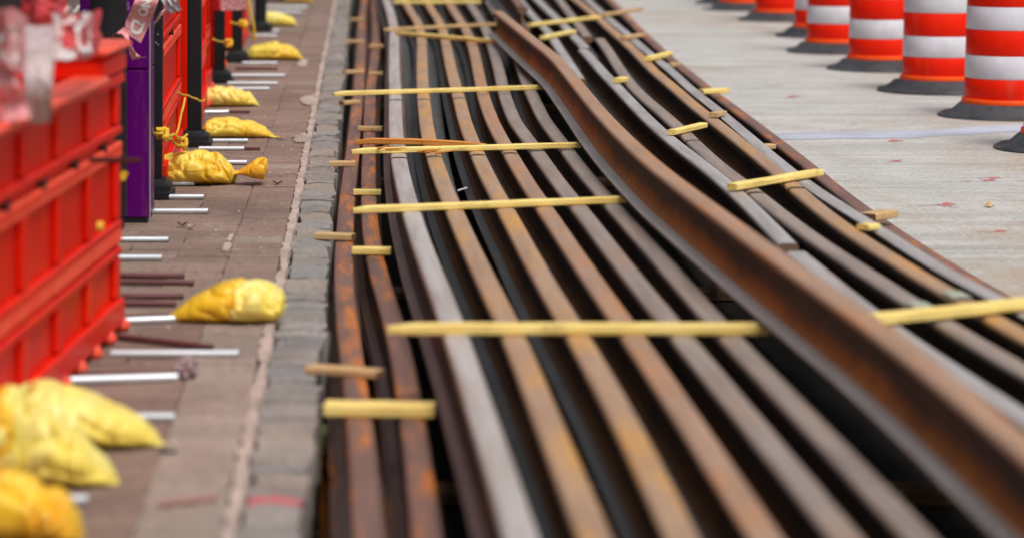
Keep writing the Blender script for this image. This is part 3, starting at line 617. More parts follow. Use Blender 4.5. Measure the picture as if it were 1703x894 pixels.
# ------------------------------------------------------------------ traffic drums
def drum_at(loc, label, src=None):
    if src is not None:
        c = copy_tree(src, loc); c['label'] = label; return c
    t = thing("traffic_drum", label, "traffic drum", loc, "orange and white traffic drums"); L = Vector(loc)
    rb = .25
    seg = [(.078, .112, rb + .018, rb + .014, 'drum_rim', "rim"), (.112, .235, rb, rb - .003, 'drum_o', "orange_band"), (.235, .375, rb - .003, rb - .007, 'drum_w', "white_band"),
           (.375, .53, rb - .007, rb - .011, 'drum_o', "orange_band"), (.53, .67, rb - .011, rb - .015, 'drum_w', "white_band"), (.67, .82, rb - .015, rb - .02, 'drum_o', "orange_band"), (.82, .95, rb - .02, rb - .03, 'drum_w', "white_band")]
    for z0, z1, r0, r1, m, nme in seg:
        mb = MB(); e = .004
        mb.lathe([(r0 - .012, z0), (r0 - .002, z0 + .001), (r0, z0 + e), (r1, z1 - e), (r1 - .002, z1 - .001), (r1 - .012, z1)], L, 40); obj(nme, mb, M[m], t, ang=50)
    mb = MB(); mb.lathe([(rb - .035, .95), (rb - .05, .985), (.12, 1.0), (.02, 1.0)], L, 32); obj("lid", mb, M['drum_o'], t)
    mb = MB(); mb.box(L + Vector((0, 0, 1.03)), (.16, .03, .06), cham=.01); obj("handle", mb, M['drum_o'], t)
    mb = MB(); rr = []
    for r, z in ((.41, 0), (.415, .006), (.405, .014), (.36, .022), (.335, .035), (.30, .066), (.275, .082), (.24, .084), (.2, .08)):
        rr.append([L + Vector((r * math.cos(q) * (1 + .012 * math.sin(5 * q)), r * math.sin(q), z + (.008 * math.sin(3 * q + 1) + .006 * math.sin(7 * q) if .01 < z < .08 else 0))) for q in [2 * math.pi * k / 48 for k in range(48)]])
    mb.rings(rr); obj("rubber_base", mb, M['rubber'], t, ang=60)
    return t
DR = [(1018, 127, "nearest full drum at the right edge, wavy rubber base"), (953, 100, "second drum of the row, partly behind the nearest one"), (897, 76, "third drum of the row, white band near its middle"), (853, 57, "fourth drum of the row, white band above its orange foot"), (841, 40, "narrow glimpse of the fifth drum behind the fourth"), (800, 22.5, "sixth drum, only its orange foot showing at the top"), (763, 11, "seventh drum far back with its base cut by the top edge"), (752, 4, "farthest drum base at the very top of the row")]
first = None
for u, v, l in DR:
    p = G(u, v); p.x += .41; p.y += .12
    d = drum_at(p, "orange and white drum, " + l.replace(" drum", "") if False else l, first); first = first or d
    d.rotation_euler = (random.uniform(-.008, .008), random.uniform(-.008, .008), random.uniform(0, 6))
p = G(1080, 163); p.x += .41; p.y += .12
d = drum_at(p, "drum standing nearest, of which the rubber base tip shows at the right edge", first)
# ------------------------------------------------------------------ plastic barriers on the left
def barrier(p0, p1, H, label, group="orange plastic barriers along the sidewalk", th=.30, panels=None):
    "p0 near end, p1 far end of the street-side face on the ground; body goes to the left"
    p0, p1 = Vector((*p0, 0)), Vector((*p1, 0)); ax = p1 - p0; L = ax.length; ax.normalize(); out = Vector((ax.y, -ax.x, 0))
    t = thing("barrier", label, "barrier", (p0 + p1) / 2 - out * th / 2, group)
    Mx = Matrix((ax, out, Vector((0, 0, 1)))).transposed()
    P = lambda s, o, z: p0 + ax * s + out * o + Vector((0, 0, z))
    def bx(nm, s0, s1, o0, o1, z0, z1, m='orange', ch=.008, par=t):
        mb = MB(); mb.box(P((s0 + s1) / 2, (o0 + o1) / 2, (z0 + z1) / 2), (s1 - s0, o1 - o0, z1 - z0), Mx, cham=ch); return obj(nm, mb, M[m], par)
    k = H / .93; eP = min(.5, L * .3)
    bx("body", 0, L, -th, -.035, .03 * k, .86 * k, ch=.02)
    # raised frame on the face: seams left open between the panels
    zr = [(.03, .115), (.255, .285), (.345, .375), (.60, .625), (.66, .69), (.83, .865)]
    ns = panels or max(3, round(L / .60)); 
    for z0, z1 in zr: bx("rib", 0.003, L - .003, -.035, -.012 if z0 not in (.03, .83) else -.002, z0 * k, z1 * k, 'orange', .006)
    for i in range(ns + 1):
        s = L - .055 - i * (L - .11) / ns
        for z0, z1 in ((.115, .255), (.285, .345), (.375, .60), (.69, .83)):
            bx("upright", s - .05, s + .05, -.0355, -.016 if z0 != .285 else -.02, z0 * k + .002, z1 * k - .002, 'orange', .008)
    # grip teeth and slots under the ribs
    for z in (.30, .585):
        n = int(L / .045)
        mb = MB()
        for j in range(n): mb.box(P(.03 + j * .045, -.026, (z + .025) * k), (.022, .03, .05 * k), Mx, cham=.005)
        o = obj("grip_teeth", mb, M['orange_lip'], t); o['kind'] = 'stuff'
    for i in range(ns):
        s = L - .055 - (i + .5) * (L - .11) / ns
        mb = MB(); mb.lathe([(.022, -.012), (.022, .012)], (0, 0, 0), 14)
        mb.v = [tuple(P(s, -.024, .643 * k) + ax * v[0] * 1.3 + Vector((0, 0, v[1])) + out * v[2]) for v in mb.v]; obj("slot", mb, M['slot'], t)
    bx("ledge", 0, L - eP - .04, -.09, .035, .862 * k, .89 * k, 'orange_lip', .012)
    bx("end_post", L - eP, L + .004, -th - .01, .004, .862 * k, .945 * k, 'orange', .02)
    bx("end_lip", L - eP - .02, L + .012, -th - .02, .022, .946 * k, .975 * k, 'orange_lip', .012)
    for i in range(ns * 2):
        s = L - .02 - i * .29
        if s < .05: break
        mb = MB(); mb.lathe([(.004, 0.002), (.02, .004), (.03, .018), (.028, .034), (.016, .045), (.003, .048)], P(s, -.012, 0), 14); obj("foot", mb, M['orange_lip'], t)
    return t, P
bar, BP = barrier((-1.052, 7.6), (-.848, 10.52), .93, "bright orange plastic barrier nearest the camera, tape draped over it")
mb = MB(); c = D(98, 240.5, 9.75); mb.lathe([(.002, .02), (.014, .018), (.016, 0)], (0, 0, 0), 12); mb.v = [tuple(c + Vector((.03 + v[2], v[0] - .1, v[1]))) for v in mb.v]; obj("bolt_cap", mb, M['rope'], bar)
mb = MB(); mb.tube([D(96, 172.5, 9.75), D(152, 173.5, 9.75)], .0085, 8); tag(obj("steel_rod", mb, M['slot']), "dark steel rod stuck through the nearest orange barrier", "rod")
mb = MB(); a = D(134, 184, 10.7); mb.add([a, a + Vector((.014, 0, -.006)), a + Vector((.004, 0, -.035)), a + Vector((-.02, 0, -.035)), a + Vector((-.02, .01, -.01)), a + Vector((.014, .012, -.01)), a + Vector((.004, .012, -.03)), a + Vector((-.02, .012, -.03))], [(0, 1, 2, 3), (7, 6, 5, 4), (0, 4, 5, 1), (1, 5, 6, 2), (2, 6, 7, 3), (3, 7, 4, 0)])
tag(obj("plastic_tag", mb, M['rope'], smooth=False), "small yellow plastic tag at the end of the nearest barrier", "tag")
barrier((-1.003, 14.85), (-1.045, 16.8), 1.0, "orange barrier between two black posts, yellow rope across it", panels=1)
barrier((-.995, 17.45), (-1.085, 20.0), 1.06, "orange barrier behind the second black post, seen nearly edge on", panels=1)
barrier((-1.125, 20.3), (-1.13, 21.3), 1.1, "narrow orange barrier just before the third black post", panels=1)
barrier((-1.10, 22.0), (-1.16, 23.6), 1.1, "orange barrier between third and fourth black posts", panels=1)
barrier((-1.09, 25.2), (-1.13, 27.4), 1.1, "farthest orange barrier, before the last black post", panels=1)
# ------------------------------------------------------------------ black posts on rubber feet
def post(u0, u1, vb, label, wide=.07, H=1.2, lean=0.0, flare=.11):
    Y = yv(vb); x0, x1 = (u0 - U0) * Y / FPX, (u1 - U0) * Y / FPX; L = Vector(((x0 + x1) / 2, Y + wide / 2, 0))
    t = thing("fence_post", label, "post", L, "black fence posts"); wd = x1 - x0
    mb = MB(); mb.rings([[L + Vector((sx * wd / 2 + lean * z, sy * wide / 2, z)) for sx, sy in ((-1, -.8), (-.8, -1), (.8, -1), (1, -.8), (1, .8), (.8, 1), (-.8, 1), (-1, .8))] for z in (.06, .3, .6, .9, H)]); obj("shaft", mb, M['black'], t)
    mb = MB(); bw = (wd + flare) / 2; mb.rings([[L + Vector((sx * bw * k, sy * (.15) * k, z)) for sx, sy in ((-1, -.8), (-.8, -1), (.8, -1), (1, -.8), (1, .8), (.8, 1), (-.8, 1), (-1, .8))] for z, k in ((.002, 1), (.03, 1), (.036, .86), (.06, .84), (.075, .6), (.085, .56))]); obj("rubber_foot", mb, M['black'], t)
    return t
P1 = post(162, 174.5, 213, "black post beside the purple cabinet", lean=.006)
mb = MB()
for (u, v) in ((170.5, 37), (168.5, 46), (171, 48)): mb.box(D(u, v, 14.1), (.004, .004, .006))
obj("reflector", mb, M['galv'], P1)
post(202.5, 217.5, 158, "black post behind the tied sandbag")
post(231.5, 243, 89, "third black post, above a sandbag and white pipes"); post(250.5, 262, 67, "fourth black post with a yellow rope knot"); post(275, 288, 34, "fifth black post near a far sandbag"); post(291, 306, 1, "sixth black post at the very top")
post(97, 135, 250, "broad black post between the orange barrier and purple cabinet", wide=.12, H=1.25, flare=-.03)
# ------------------------------------------------------------------ lettering helper
def text_mesh(s, size):
    cu = bpy.data.curves.new("t", 'FONT'); cu.body = s; cu.size = size; cu.align_x = 'CENTER'; cu.align_y = 'CENTER'; cu.resolution_u = 4; cu.offset = size * .045
    o = bpy.data.objects.new("t", cu); COL.objects.link(o); bpy.context.view_layer.update()
    me = bpy.data.meshes.new_from_object(o.evaluated_get(bpy.context.evaluated_depsgraph_get())); bpy.data.objects.remove(o)
    bm = bmesh.new(); bm.from_mesh(me); bmesh.ops.triangulate(bm, faces=bm.faces)
    bmesh.ops.subdivide_edges(bm, edges=[e for e in bm.edges if e.calc_length() > size * .15], cuts=2)
    vs = [v.co.copy() for v in bm.verts]; bm.verts.index_update(); fs = [tuple(v.index for v in f.verts) for f in bm.faces]; bm.free(); return vs, fs
# ------------------------------------------------------------------ purple cabinet
Yc = yv(241); xr = (161.3 - U0) * Yc / FPX; xl = (86 - U0) * Yc / FPX
cab = thing("cabinet", "tall purple metal cabinet standing on the sidewalk behind the barrier", "cabinet", ((xl + xr) / 2, Yc + .15, 0))
Zs = HC - (75 - VH) * Yc / FPX
mb = MB(); mb.box(((xl + xr) / 2, Yc + .155, (Zs + .02) / 2), (xr - xl, .30, Zs - .024), cham=.006); obj("lower_panel", mb, M['purple'], cab)
mb = MB(); mb.box(((xl + xr) / 2, Yc + .152, (Zs + 1.32) / 2), (xr - xl, .30, 1.32 - Zs - .004), cham=.006); obj("upper_panel", mb, M['purple'], cab)
vs, fs = text_mesh("B", .055); tp = D(136.5, 7, Yc); mb = MB(); mb.add([tp + Vector((v.x, .0005, v.y)) for v in vs], fs)
LIL = mb
mb = MB(); mb.box((xr + .003, Yc + .002, .66), (.005, .008, 1.3)); obj("edge_trim", mb, M['silver'], cab); obj("lettering", LIL, M['lilac'], cab, smooth=False)
mb = MB(); mb.box(((xl + xr) / 2, Yc + .15, .012), (xr - xl - .02, .28, .022)); obj("plinth", mb, M['black'], cab)
# ------------------------------------------------------------------ text helper, barricade tape
def ribbon(label, path, wdir, width, mat, lettering=(), cr=.012, th=.0015, seed=0, back=None):
    "path: centre line points; wdir: list of width directions; crumpled film with thickness"
    P = [Vector(p) for p in path]; n = 40; seg = [0]
    for i in range(len(P) - 1): seg.append(seg[-1] + (P[i + 1] - P[i]).length)
    Wd = wdir if isinstance(wdir, list) else [wdir] * len(P); Lt = seg[-1]
    def cat(f):
        s = f * Lt; i = max(j for j in range(len(P) - 1) if seg[j] <= s + 1e-9); q = (s - seg[i]) / (seg[i + 1] - seg[i])
        p0, p1, p2, p3 = P[max(i - 1, 0)], P[i], P[i + 1], P[min(i + 2, len(P) - 1)]
        c = .5 * ((2 * p1) + (p2 - p0) * q + (2 * p0 - 5 * p1 + 4 * p2 - p3) * q * q + (3 * p1 - p0 - 3 * p2 + p3) * q ** 3)
        return c, (Vector(Wd[i]).lerp(Vector(Wd[i + 1]), q)).normalized()
    def surf(f, g, off=0.0):
        f = min(max(f, 0), 1); c, wv = cat(f); c2, _ = cat(min(f + .01, 1)); c1, _ = cat(max(f - .01, 0)); nn = (c2 - c1).cross(wv).normalized()
        if nn.y > 0: nn = -nn
        q = cr * (noise.noise((f * Lt * 22 + seed, g * 2.2, seed)) + .6 * noise.noise((f * Lt * 55, g * 5 + seed, seed)))
        return c + wv * (g * width * .5) + nn * (q + off)
    mb = MB(); m = 10
    for sgn in (1, -1):
        vs = [surf(i / n, -1 + 2 * j / m, sgn * th / 2) for i in range(n + 1) for j in range(m + 1)]
        mb.add(vs, [(i * (m + 1) + j, i * (m + 1) + j + 1, (i + 1) * (m + 1) + j + 1, (i + 1) * (m + 1) + j) for i in range(n) for j in range(m)])
    o = obj("barricade_tape", mb, mat, fixn=False, ang=60); tag(o, label, "tape", "red barricade tape")
    for s, f, g, size, flip in lettering:
        vs, fs = text_mesh(s, size); mt = MB()
        mt.add([surf(f + flip * v.x / Lt, g + 2 * v.y / width, th / 2 + .0025) for v in vs], fs); obj("lettering", mt, M['tape_white'], o, fixn=False, smooth=False)
    return o
Z_ = Vector((0, 0, 1))
# bunch round the near barrier's top: bulging loop with big white letters
ribbon("red tape looped over the near barrier with big white letters", [D(14, 30, 9.75), D(20, 36, 9.35), D(45, 39, 9.12), D(75, 41, 9.08), D(98, 38, 9.3), D(107, 33, 9.7)], Z_, .135, M['tape_red'], [("DO", .60, -.05, .175, 1), ("N", .25, .2, .12, 1)], cr=.018, seed=3)
ribbon("crumpled red tape knot bulging above the lettered loop", [D(24, 14, 9.6), D(32, 5, 9.4), D(45, 2, 9.25), D(58, 6, 9.3), D(68, 13, 9.55)], Vector((.1, .3, .95)), .09, M['tape_red'], cr=.03, seed=8)
ribbon("small red tape fold with white letters behind the film", [D(15, 33, 9.7), D(24, 27, 9.35), D(42, 26, 9.18), D(62, 27, 9.2)], Vector((.05, .2, 1)), .075, M['tape_red'], [("NOT", .52, 0, .075, 1)], cr=.02, seed=40)
ribbon("pink tape end with a white arc, at the left edge", [D(-16, 42, 8.5), D(0, 42, 8.3), D(14, 42, 8.25), D(27, 50, 8.45)], [Vector((0, 0, 1))] * 4, .16, M['tape_pink'], [("O", .55, -.25, .13, 1)], cr=.012, seed=12)
ribbon("dusty pink tape tail hanging below the arc", [D(-4, 70, 8.35), D(6, 92, 8.3), D(14, 112, 8.35), D(18, 130, 8.3)], Vector((.95, .3, 0)), .075, M['tape_pink'], cr=.015, seed=15)
ribbon("dull grey film hanging over the near barrier", [D(42, 28, 8.75), D(43, 60, 8.6), D(41, 95, 8.55), D(40, 133, 8.6)], Vector((.98, .2, 0)), .078, M['tape_grey'], cr=.01, seed=18)
ribbon("red tape with NO lettering hanging by the purple cabinet", [D(163, -14, 13.3), D(158, 2, 13.25), D(150, 22, 13.3), D(142, 40, 13.3)], [Vector((.95, 0, .25)), Vector((.95, 0, -.1)), Vector((.9, .2, -.3)), Vector((.7, .3, -.5))], .098, M['tape_pink'], [("NO", .42, 0.0, .055, 1), ("D", .80, 0, .075, 1)], cr=.007, seed=21)
ribbon("folded red tape flap pointing down at the purple cabinet", [D(128, 34, 13.2), D(137, 44, 13.15), D(144, 54, 13.15), D(150, 63, 13.2)], [Vector((.6, 0, .5)), Vector((.5, .1, -.8)), Vector((.5, .1, -.8)), Vector((.9, .1, .2))], .06, M['tape_pink'], cr=.006, seed=24)
ribbon("pale pink tape bow at the top of the second barrier", [D(166, 26, 14.0), D(172, 18, 13.9), D(180, 8, 13.9), D(190, 2, 14.1), D(198, -6, 14.3)], Vector((.55, .2, .8)), .07, M['tape_pink'], cr=.012, seed=27)
ribbon("white tape end fluttering above the second barrier", [D(178, -6, 13.8), D(184, 2, 13.8), D(190, 13, 13.85)], Vector((.9, .2, .3)), .06, plain("pale_tape_back", (.66, .6, .64), .4), cr=.01, seed=30)
ribbon("dull pink tape stretched between the third and fourth posts", [D(229, 2, 21.2), D(240, 3, 21.0), D(252, 3, 21.3), D(267, 2, 21.8)], Z_, .105, M['tape_pink'], cr=.012, seed=33)
# ------------------------------------------------------------------ ropes
def rope(label, pts, r=.006, knot=None, mat='rope'):
    P = [Vector(p) for p in pts]; out = []
    for i in range(len(P) - 1):
        for f in (0, .25, .5, .75): q = P[i].lerp(P[i + 1], f); out.append(q - Vector((0, 0, .02 * (P[i + 1] - P[i]).length * math.sin(math.pi * f))))
    out.append(P[-1]); mb = MB(); mb.tube(out, r, 7); o = obj("rope", mb, M[mat]); tag(o, label, "rope", "yellow ropes tied to the posts")
    if knot is not None:
        mb = MB(); K = Vector(knot); pts2 = [K + Vector((.022 * math.cos(a) * 1.1, .02 * math.sin(2 * a), .022 * math.sin(a) + .006 * math.sin(3 * a))) for a in np.linspace(0, 2 * math.pi, 14)]
        mb.tube(pts2, r * 1.5, 7); mb.tube([K, K + Vector((.02, -.01, -.035))], r * 1.2, 6); obj("knot", mb, M[mat], o)
    return o
rope("yellow rope tied round the post beside the purple cabinet", [D(160.5, 143, 13.85), D(168, 144, 13.8), D(176, 143.5, 13.95), D(188, 145, 14.6), D(202, 145.5, 15.6)], .007, D(175, 144, 13.95))
rope("second yellow rope strand with a frayed knot, below the first", [D(174, 144, 13.95), D(185, 150, 14.4), D(197, 156, 15.2)], .007, D(196, 154, 15.1))
rope("yellow rope drooping across the second black post", [D(192, 99.5, 16.3), D(203, 103, 16.6), D(213, 107, 16.7), D(221, 108, 17.2)], .006)
rope("orange cord hanging in front of the roped barrier", [D(200, 106, 16), D(196, 122, 15.6), D(191, 144, 15.0)], .006)
rope("yellow rope with a knot left of the fourth black post", [D(230, 42, 21), D(242, 45, 21.3), D(248, 46.5, 23)], .007, D(247, 46, 22.9))
rope("yellow rope with a bright knot right of the fourth black post", [D(250, 24, 23), D(257, 25.5, 23.2), D(263, 26, 23.4), D(270, 34, 23.6), D(275, 43, 23.8)], .008, D(262.5, 25.5, 23.3))
rope("orange cord running down to the far sandbag", [D(268, -4, 24), D(270, 10, 24), D(274, 26, 24), D(276, 42, 24)], .010)
rope("thin white cord from the tape to the purple cabinet", [D(60, 9, 9.7), D(74, 7.5, 10.6), D(85, 6.5, 11.6)], .004, None, 'tape_white')
# ------------------------------------------------------------------ pipes and rods on the sidewalk
def rod(u0, v0, u1, v1, mat, label, r=None, tip=None):
    p, q = G(u0, v0), G(u1, v1); r = r or .0105
    t = obj("pipe" if mat == 'galv' else "rod", (lambda m: (m.tube([p + Vector((0, 0, r + .002)), q + Vector((0, 0, r + .002))], r, 12), m)[1])(MB()), M[mat], ang=50)
    tag(t, label, "pipe" if mat == 'galv' else "rod", "pipes and rods poking out from under the barriers")
    if tip:
        q2 = G(tip, v1 + .3); mb = MB(); mb.tube([q + Vector((0, 0, r + .002)), q2 + Vector((0, 0, r + .002))], r * .8, 10); obj("rod_tip", mb, M['maroon'], t)
    d = (q - p).normalized(); mb = MB(); mb.tube([q + Vector((0, 0, r + .002)) - d * .001, q + Vector((0, 0, r + .002)) + d * .0015], r * .72, 10)
    if not tip: obj("pipe_bore", mb, M['black'], t)
gl = [(148, 220.5, 215.5, "white pipe touching the foot of the post by the purple cabinet"), (140, 225, 231, "white pipe starting behind the purple cabinet's foot"), (110, 182, 262, "white pipe lying in front of the purple cabinet"), (110, 175, 281.5, "short white pipe in front of the one before the cabinet"),
      (120, 258, 386, "long bright white pipe, longest of those by the near barrier"), (128, 189, 455, "white pipe emerging behind the sloping near sandbag"), (60, 95, 545, "pipe stub under the nearest sandbags"), (150, 210, 201, "pipe hidden under the tied sandbag"),
      (210, 268, 154.5, "pipe under the sandbag with a pointed right end"), (236, 308, 83.5, "bright white pipe right of the third black post"), (246, 300, 92, "white pipe below the brightest one by the third post"), (254, 291, 98, "short white pipe just above a sandbag"), (262, 300, 70, "pipe under the sandbag with a small peak"), (266, 300, 40, "pale pipe in front of the fifth black post"), (275, 302, 34.5, "pale pipe beside the fifth black post"), (288, 332, 9, "far pale pipe, topmost pair"), (286, 326, 14.5, "far pale pipe, lower of the topmost pair"), (246, 267, 178, "short pipe behind the tied bag's neck")]
for u0, u1, v, l in gl: rod(u0, v, u1, v, 'galv', l, .0115)
rod(126, 350.5, 192, 348, 'galv', "white pipe running under the two tone sandbag", .0115)
rod(76, 415.5, 192, 412, 'galv', "pale blue pipe slanting beside the near barrier", .0125)
rod(215, 163, 264, 163, 'galv', "steel pipe with a dark rusty tip beside the tied sandbag", .0115, 281)
rod(220, 123.5, 247, 123, 'galv', "steel pipe with a dark tip between two sandbags", .0115, 270)
for u0, v0, u1, v1, l in ((128, 300.5, 199, 301.5, "upper rod of the upper maroon pair"), (128, 307.5, 209, 309, "lower rod of the upper maroon pair"), (128, 323, 198, 323.5, "upper rod of the lower maroon pair, behind the sandbag"), (128, 331, 190, 331.5, "lower rod of the lower maroon pair, behind the sandbag"), (128, 345.5, 180, 345.5, "maroon rod beside the pipe under the two tone bag"),
                          (122, 366.5, 229, 379, "maroon rod slanting down above the longest white pipe"), (88, 409, 211, 409, "maroon rod with a muddy lump at its end"), (255, 75.5, 300, 76, "dark rod above the brightest far pipe"), (262, 97.5, 282, 98, "dark stub right of the short far pipe")):
    rod(u0, v0, u1, v1, 'maroon', l, .0105)
mb = MB(); c = G(205, 408)
for k in range(14):
    rr = random.uniform(.008, .02); q = c + Vector((random.uniform(-.05, .02), random.uniform(-.05, .05), random.uniform(.01, .05)))
    mb.add([q + Vector(v) * rr for v in ((1, 0, 0), (-1, 0, 0), (0, 1, 0), (0, -1, 0), (0, 0, 1), (0, 0, -1))], [(0, 2, 4), (2, 1, 4), (1, 3, 4), (3, 0, 4), (2, 0, 5), (1, 2, 5), (3, 1, 5), (0, 3, 5)])
tag(obj("mud_lump", mb, plain("pinkish_mud", (.42, .32, .32), .9, .4, 30, .5), smooth=False), "pinkish mud lump on the end of a maroon rod", "mud lump")
# ------------------------------------------------------------------ sandbags
def loft(st, Y0, dk, seed, n=56, wr=.010, base=0.0, sink=True, rho=2.4):
    "st: (u, vtop, vbottom) stations along the bag; builds a plump closed body with its front foot at Y0"
    rnd = random.Random(seed); CR = [(Vector((rnd.uniform(-1, 1), rnd.uniform(-.8, .8), rnd.uniform(-1, 1))).normalized(), rnd.uniform(9, 20), rnd.uniform(0, 6)) for _ in range(4)]
    CR += [(Vector((rnd.uniform(.5, 1), rnd.uniform(-.4, .4), rnd.uniform(-.9, .9))).normalized(), rnd.uniform(26, 40), rnd.uniform(0, 6)) for _ in range(4)]
    Ks = 96; us = np.array([s[0] for s in st]); tt = np.linspace(0, 1, Ks)
    ut = us[0] + (us[-1] - us[0]) * (.5 - .5 * np.cos(np.pi * tt)) ; rings = []
    vt = np.interp(ut, us, [s[1] for s in st]); vb = np.interp(ut, us, [s[2] for s in st])
    for i, (u, a, b) in enumerate(zip(ut, vt, vb)):
        h0 = (b - a) * Y0 / FPX; d = min(dk, h0 * .75 + .02); Yc_ = Y0 + dk * .9
        zt = HC - (a - VH) * (Yc_) / FPX; zb = max(HC - (b - VH) * (Yc_ - d * .7) / FPX, base); zt = max(zt, zb + .004)
        X = (u - U0) * Yc_ / FPX; r = []
        for k in range(n):
            q = 2 * math.pi * k / n; c, s = math.cos(q), math.sin(q)
            cy = math.copysign(abs(c) ** (2 / rho), c) * d; cz = math.copysign(abs(s) ** (2 / rho), s)
            z = zb + (zt - zb) * (.42 + (.58 * cz if cz > 0 else .42 * cz))
            nz = noise.noise((X * 7 + seed, cy * 7, z * 7)) + .5 * noise.noise((X * 24 + seed, cy * 16, z * 16))
            cr_ = abs(noise.noise((X * 14 + 3 * z * 9 + seed, cy * 6, z * 6 + seed))); pv = Vector((X, cy, z)); wv = noise.noise(pv * 6 + Vector((seed, 0, 0))); dent = 0
            for a_, fq, ph in CR: dent += (1 - abs(math.sin(pv.dot(a_) * fq + ph + wv * 2.6))) ** 6 * max(0, .28 + noise.noise(pv * 6 + a_ * 9)) * (14 / fq)
            f = 1 + (wr * 4.2 * nz - wr * 2.5 * (.25 - min(cr_, .25)) - wr * 24 * max(dent, 0)) * min(1.2, h0 / .14)
            r.append(Vector((X + wr * .8 * nz * (0 if i in (0, Ks - 1) else 1), Yc_ + cy * f, max(base + .003, zb + (z - zb) * f))))
        rings.append(r)
    mb = MB(); mb.rings(rings); return mb
def bag(label, st, vb, mat, dk=.17, seed=1, parts=(), wr=.010, base=0.0):
    Y0 = yv(vb); um = (st[0][0] + st[-1][0]) / 2; t = thing("sandbag", label, "sandbag", G(um, vb) + Vector((0, dk * .9, base)), "yellow sandbags along the sidewalk")
    obj("sack", loft(st, Y0, dk, seed, wr=wr, base=base), M[mat], t, ang=70)
    for nm, s2, m2, g in parts: obj(nm, loft(s2, Y0, dk + g, seed + 5, wr=wr * .8, base=base), M[m2], t, ang=70)
    return t
bag("two tone sandbag, golden left half and pale yellow right half", [(248, 310, 350), (254, 303, 353), (264, 300, 353), (280, 301, 352), (296, 306, 350), (305, 313, 346), (308.5, 320, 340), (309, 328, 332)], 353, 'bag_pale', .16, 2,
    [("folded_flap", [(179, 343, 347), (184, 338, 350), (194, 330, 352), (206, 321, 353.5), (222, 312, 354), (240, 305, 354), (252, 301.5, 354), (261, 301, 353.5), (265, 304, 352), (267.5, 311, 344)], 'bag_gold', .012)])
bag("plump sandbag with a tied neck and flared end", [(160, 172, 194), (168, 168, 199), (176, 166.5, 200), (190, 163, 201), (204, 161, 201.5), (216, 161, 202), (230, 163, 202), (242, 171, 203), (250, 179, 203), (254.5, 184.5, 196), (257, 186, 190)], 202, 'bag_yel', .17, 11,
    [("tied_end", [(254, 184, 190), (258, 183.5, 189), (264, 180, 190), (272, 174, 193), (281, 169, 195), (286, 167.5, 195), (289, 172, 184)], 'bag_gold', -.07)], wr=.016)
bag("sandbag with a pointed right end, resting on two steel pipes", [(220, 138, 146), (224, 130, 149), (232, 127, 150), (245, 126, 149.5), (258, 128, 150), (272, 130.5, 151), (286, 137, 153), (295, 146, 154), (302, 154, 156)], 151, 'bag_yel', .17, 21, [('tie', [(299, 153, 155.5), (301.5, 153.5, 156), (304, 153.5, 156.5), (306, 155, 156.3)], 'black', -.155)], wr=.013)
bag("rounded pale sandbag below the third black post", [(219, 103, 112), (224, 95, 115), (234, 92, 116), (248, 92.5, 116.5), (260, 95, 116.5), (270, 100, 117), (277, 108, 117), (280.5, 114, 116.5)], 116.5, 'bag_pale', .17, 31, wr=.013)
bag("lumpy sandbag with a small peak near the fifth post", [(266, 57, 64), (273, 49, 66), (284, 47, 66), (294, 44.5, 66), (298, 43, 66), (303, 47, 66), (314, 48, 66), (322, 54, 66.5), (328, 63, 66.5)], 66, 'bag_yel', .18, 41)
bag("smooth pale sandbag far back, right of the fifth post", [(280, 14, 24), (283, 12, 27), (296, 12, 28), (308, 15, 29.5), (318, 20, 30), (321, 26, 29)], 29, 'bag_pale', .17, 51)
bag("farthest sandbag, cut by the top edge", [(308, -8, 1), (314, -11, 3), (326, -11, 3.5), (335, -8, 3), (338, -2, 2)], 3, 'bag_yel', .17, 61)
bag("near sandbag sloping down to a pointed right tip", [(10, 425, 470), (24, 416, 486), (40, 410, 490), (52, 410, 492), (70, 416, 492), (95, 425, 491), (120, 435, 490), (142, 443, 488), (158, 456, 487), (168, 468, 488), (178, 486, 490)], 490, 'bag_pale', .15, 71, [('tie', [(174, 484, 489), (178, 485, 490.5), (183, 486, 491), (188, 485, 491), (191, 487.5, 490)], 'black', -.135)], wr=.017)
bag("big pale sandbag leaning in front at the left edge", [(-30, 440, 520), (-12, 426, 526), (6, 419, 530), (22, 420, 531), (40, 432, 532), (60, 448, 532), (80, 462, 532), (100, 480, 532), (114, 494, 532), (124, 512, 531), (128, 524, 529)], 531, 'bag_pale', .12, 81, [("folded_corner", [(-34, 445, 525), (-15, 424, 520), (0, 417, 515), (12, 416, 505), (22, 424, 490), (27, 440, 470)], 'bag_gold', .008)], wr=.017)
bag("golden sandbag at the lower left corner", [(-40, 520, 590), (-20, 508, 592), (0, 506, 594), (20, 508, 595), (40, 512, 595), (58, 520, 596), (72, 535, 596), (82, 556, 594), (88, 580, 590)], 592, 'bag_gold', .12, 91, wr=.017)
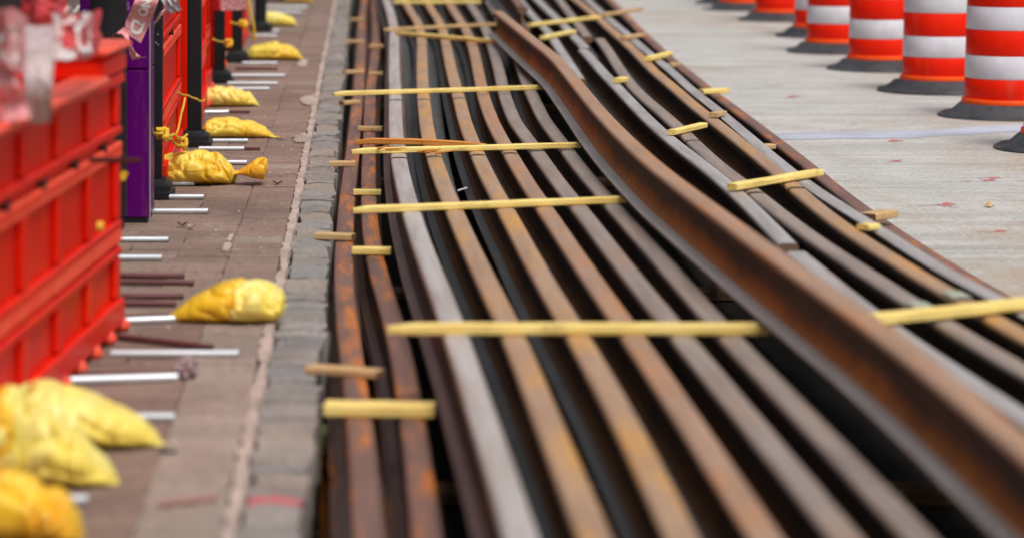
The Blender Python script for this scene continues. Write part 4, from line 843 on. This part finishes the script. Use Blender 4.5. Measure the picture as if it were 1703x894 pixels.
# ------------------------------------------------------------------ leaves and crumbs
for u, v, l in ((197, 244, "reddish dead leaf on the pavers in front of the purple cabinet"), (206, 246, "pale curled leaf beside the reddish one"), (300, 199, "thin brown twig leaf by the mortar line")):
    c = G(u, v, .004); mb = MB(); rr = []
    for s in np.linspace(-1, 1, 7): rr.append([c + Vector((.022 * s, (1 - s * s) * .022 * j, .012 * abs(s) + .006 * j * j)) for j in (-1, 0, 1)])
    mb.rings(rr, close=False); tag(obj("leaf", mb, M['maroon'] if u != 206 else M['mortar']), l, "leaf")
c = G(1069, 222.5, .006); mb = MB(); mb.add([c + Vector(v) * .022 for v in ((1.2, 0, 0), (-1.2, 0, 0), (0, 1, 0), (0, -1, 0), (0, 0, 1), (0, 0, -.2))], [(0, 2, 4), (2, 1, 4), (1, 3, 4), (3, 0, 4), (2, 0, 5), (1, 2, 5), (3, 1, 5), (0, 3, 5)])
tag(obj("wood_chip", mb, M['wood_old'], smooth=False), "small wood chip on the concrete street", "wood chip")
mb = MB(); rnd = random.Random(9)
for k in range(150):
    y = rnd.uniform(6.5, 26); x = fx(MORT, y) + rnd.gauss(-.1, .22); r = rnd.uniform(.003, .009)
    if x > fx(CURB_R, y): continue
    mb.add([Vector((x, y, .003)) + Vector(v) * r for v in ((1, 0, 0), (-.6, .8, 0), (-.6, -.8, 0), (0, 0, 1))], [(0, 1, 3), (1, 2, 3), (2, 0, 3), (0, 2, 1)])
tag(obj("grit", mb, M['mortar'], smooth=False), kind='stuff')
# ------------------------------------------------------------------ wall behind the sidewalk
wall = thing("building_wall", "grey building wall with dark uprights beyond the sidewalk", "wall", (-3.4, 28, 0))
mb = MB(); mb.box((-3.6, 30, 1.9), (.3, 80, 3.8)); obj("wall_face", mb, M['facade'], wall, smooth=False)
for y in np.arange(8, 66, 2.2):
    mb = MB(); mb.box((-3.43, y + .3, 1.9), (.06, .32, 3.8), cham=.01); obj("upright", mb, M['black'], wall)
mb = MB(); mb.box((-3.43, 30, .25), (.05, 76, .3), cham=.01); obj("plinth", mb, M['black'], wall)
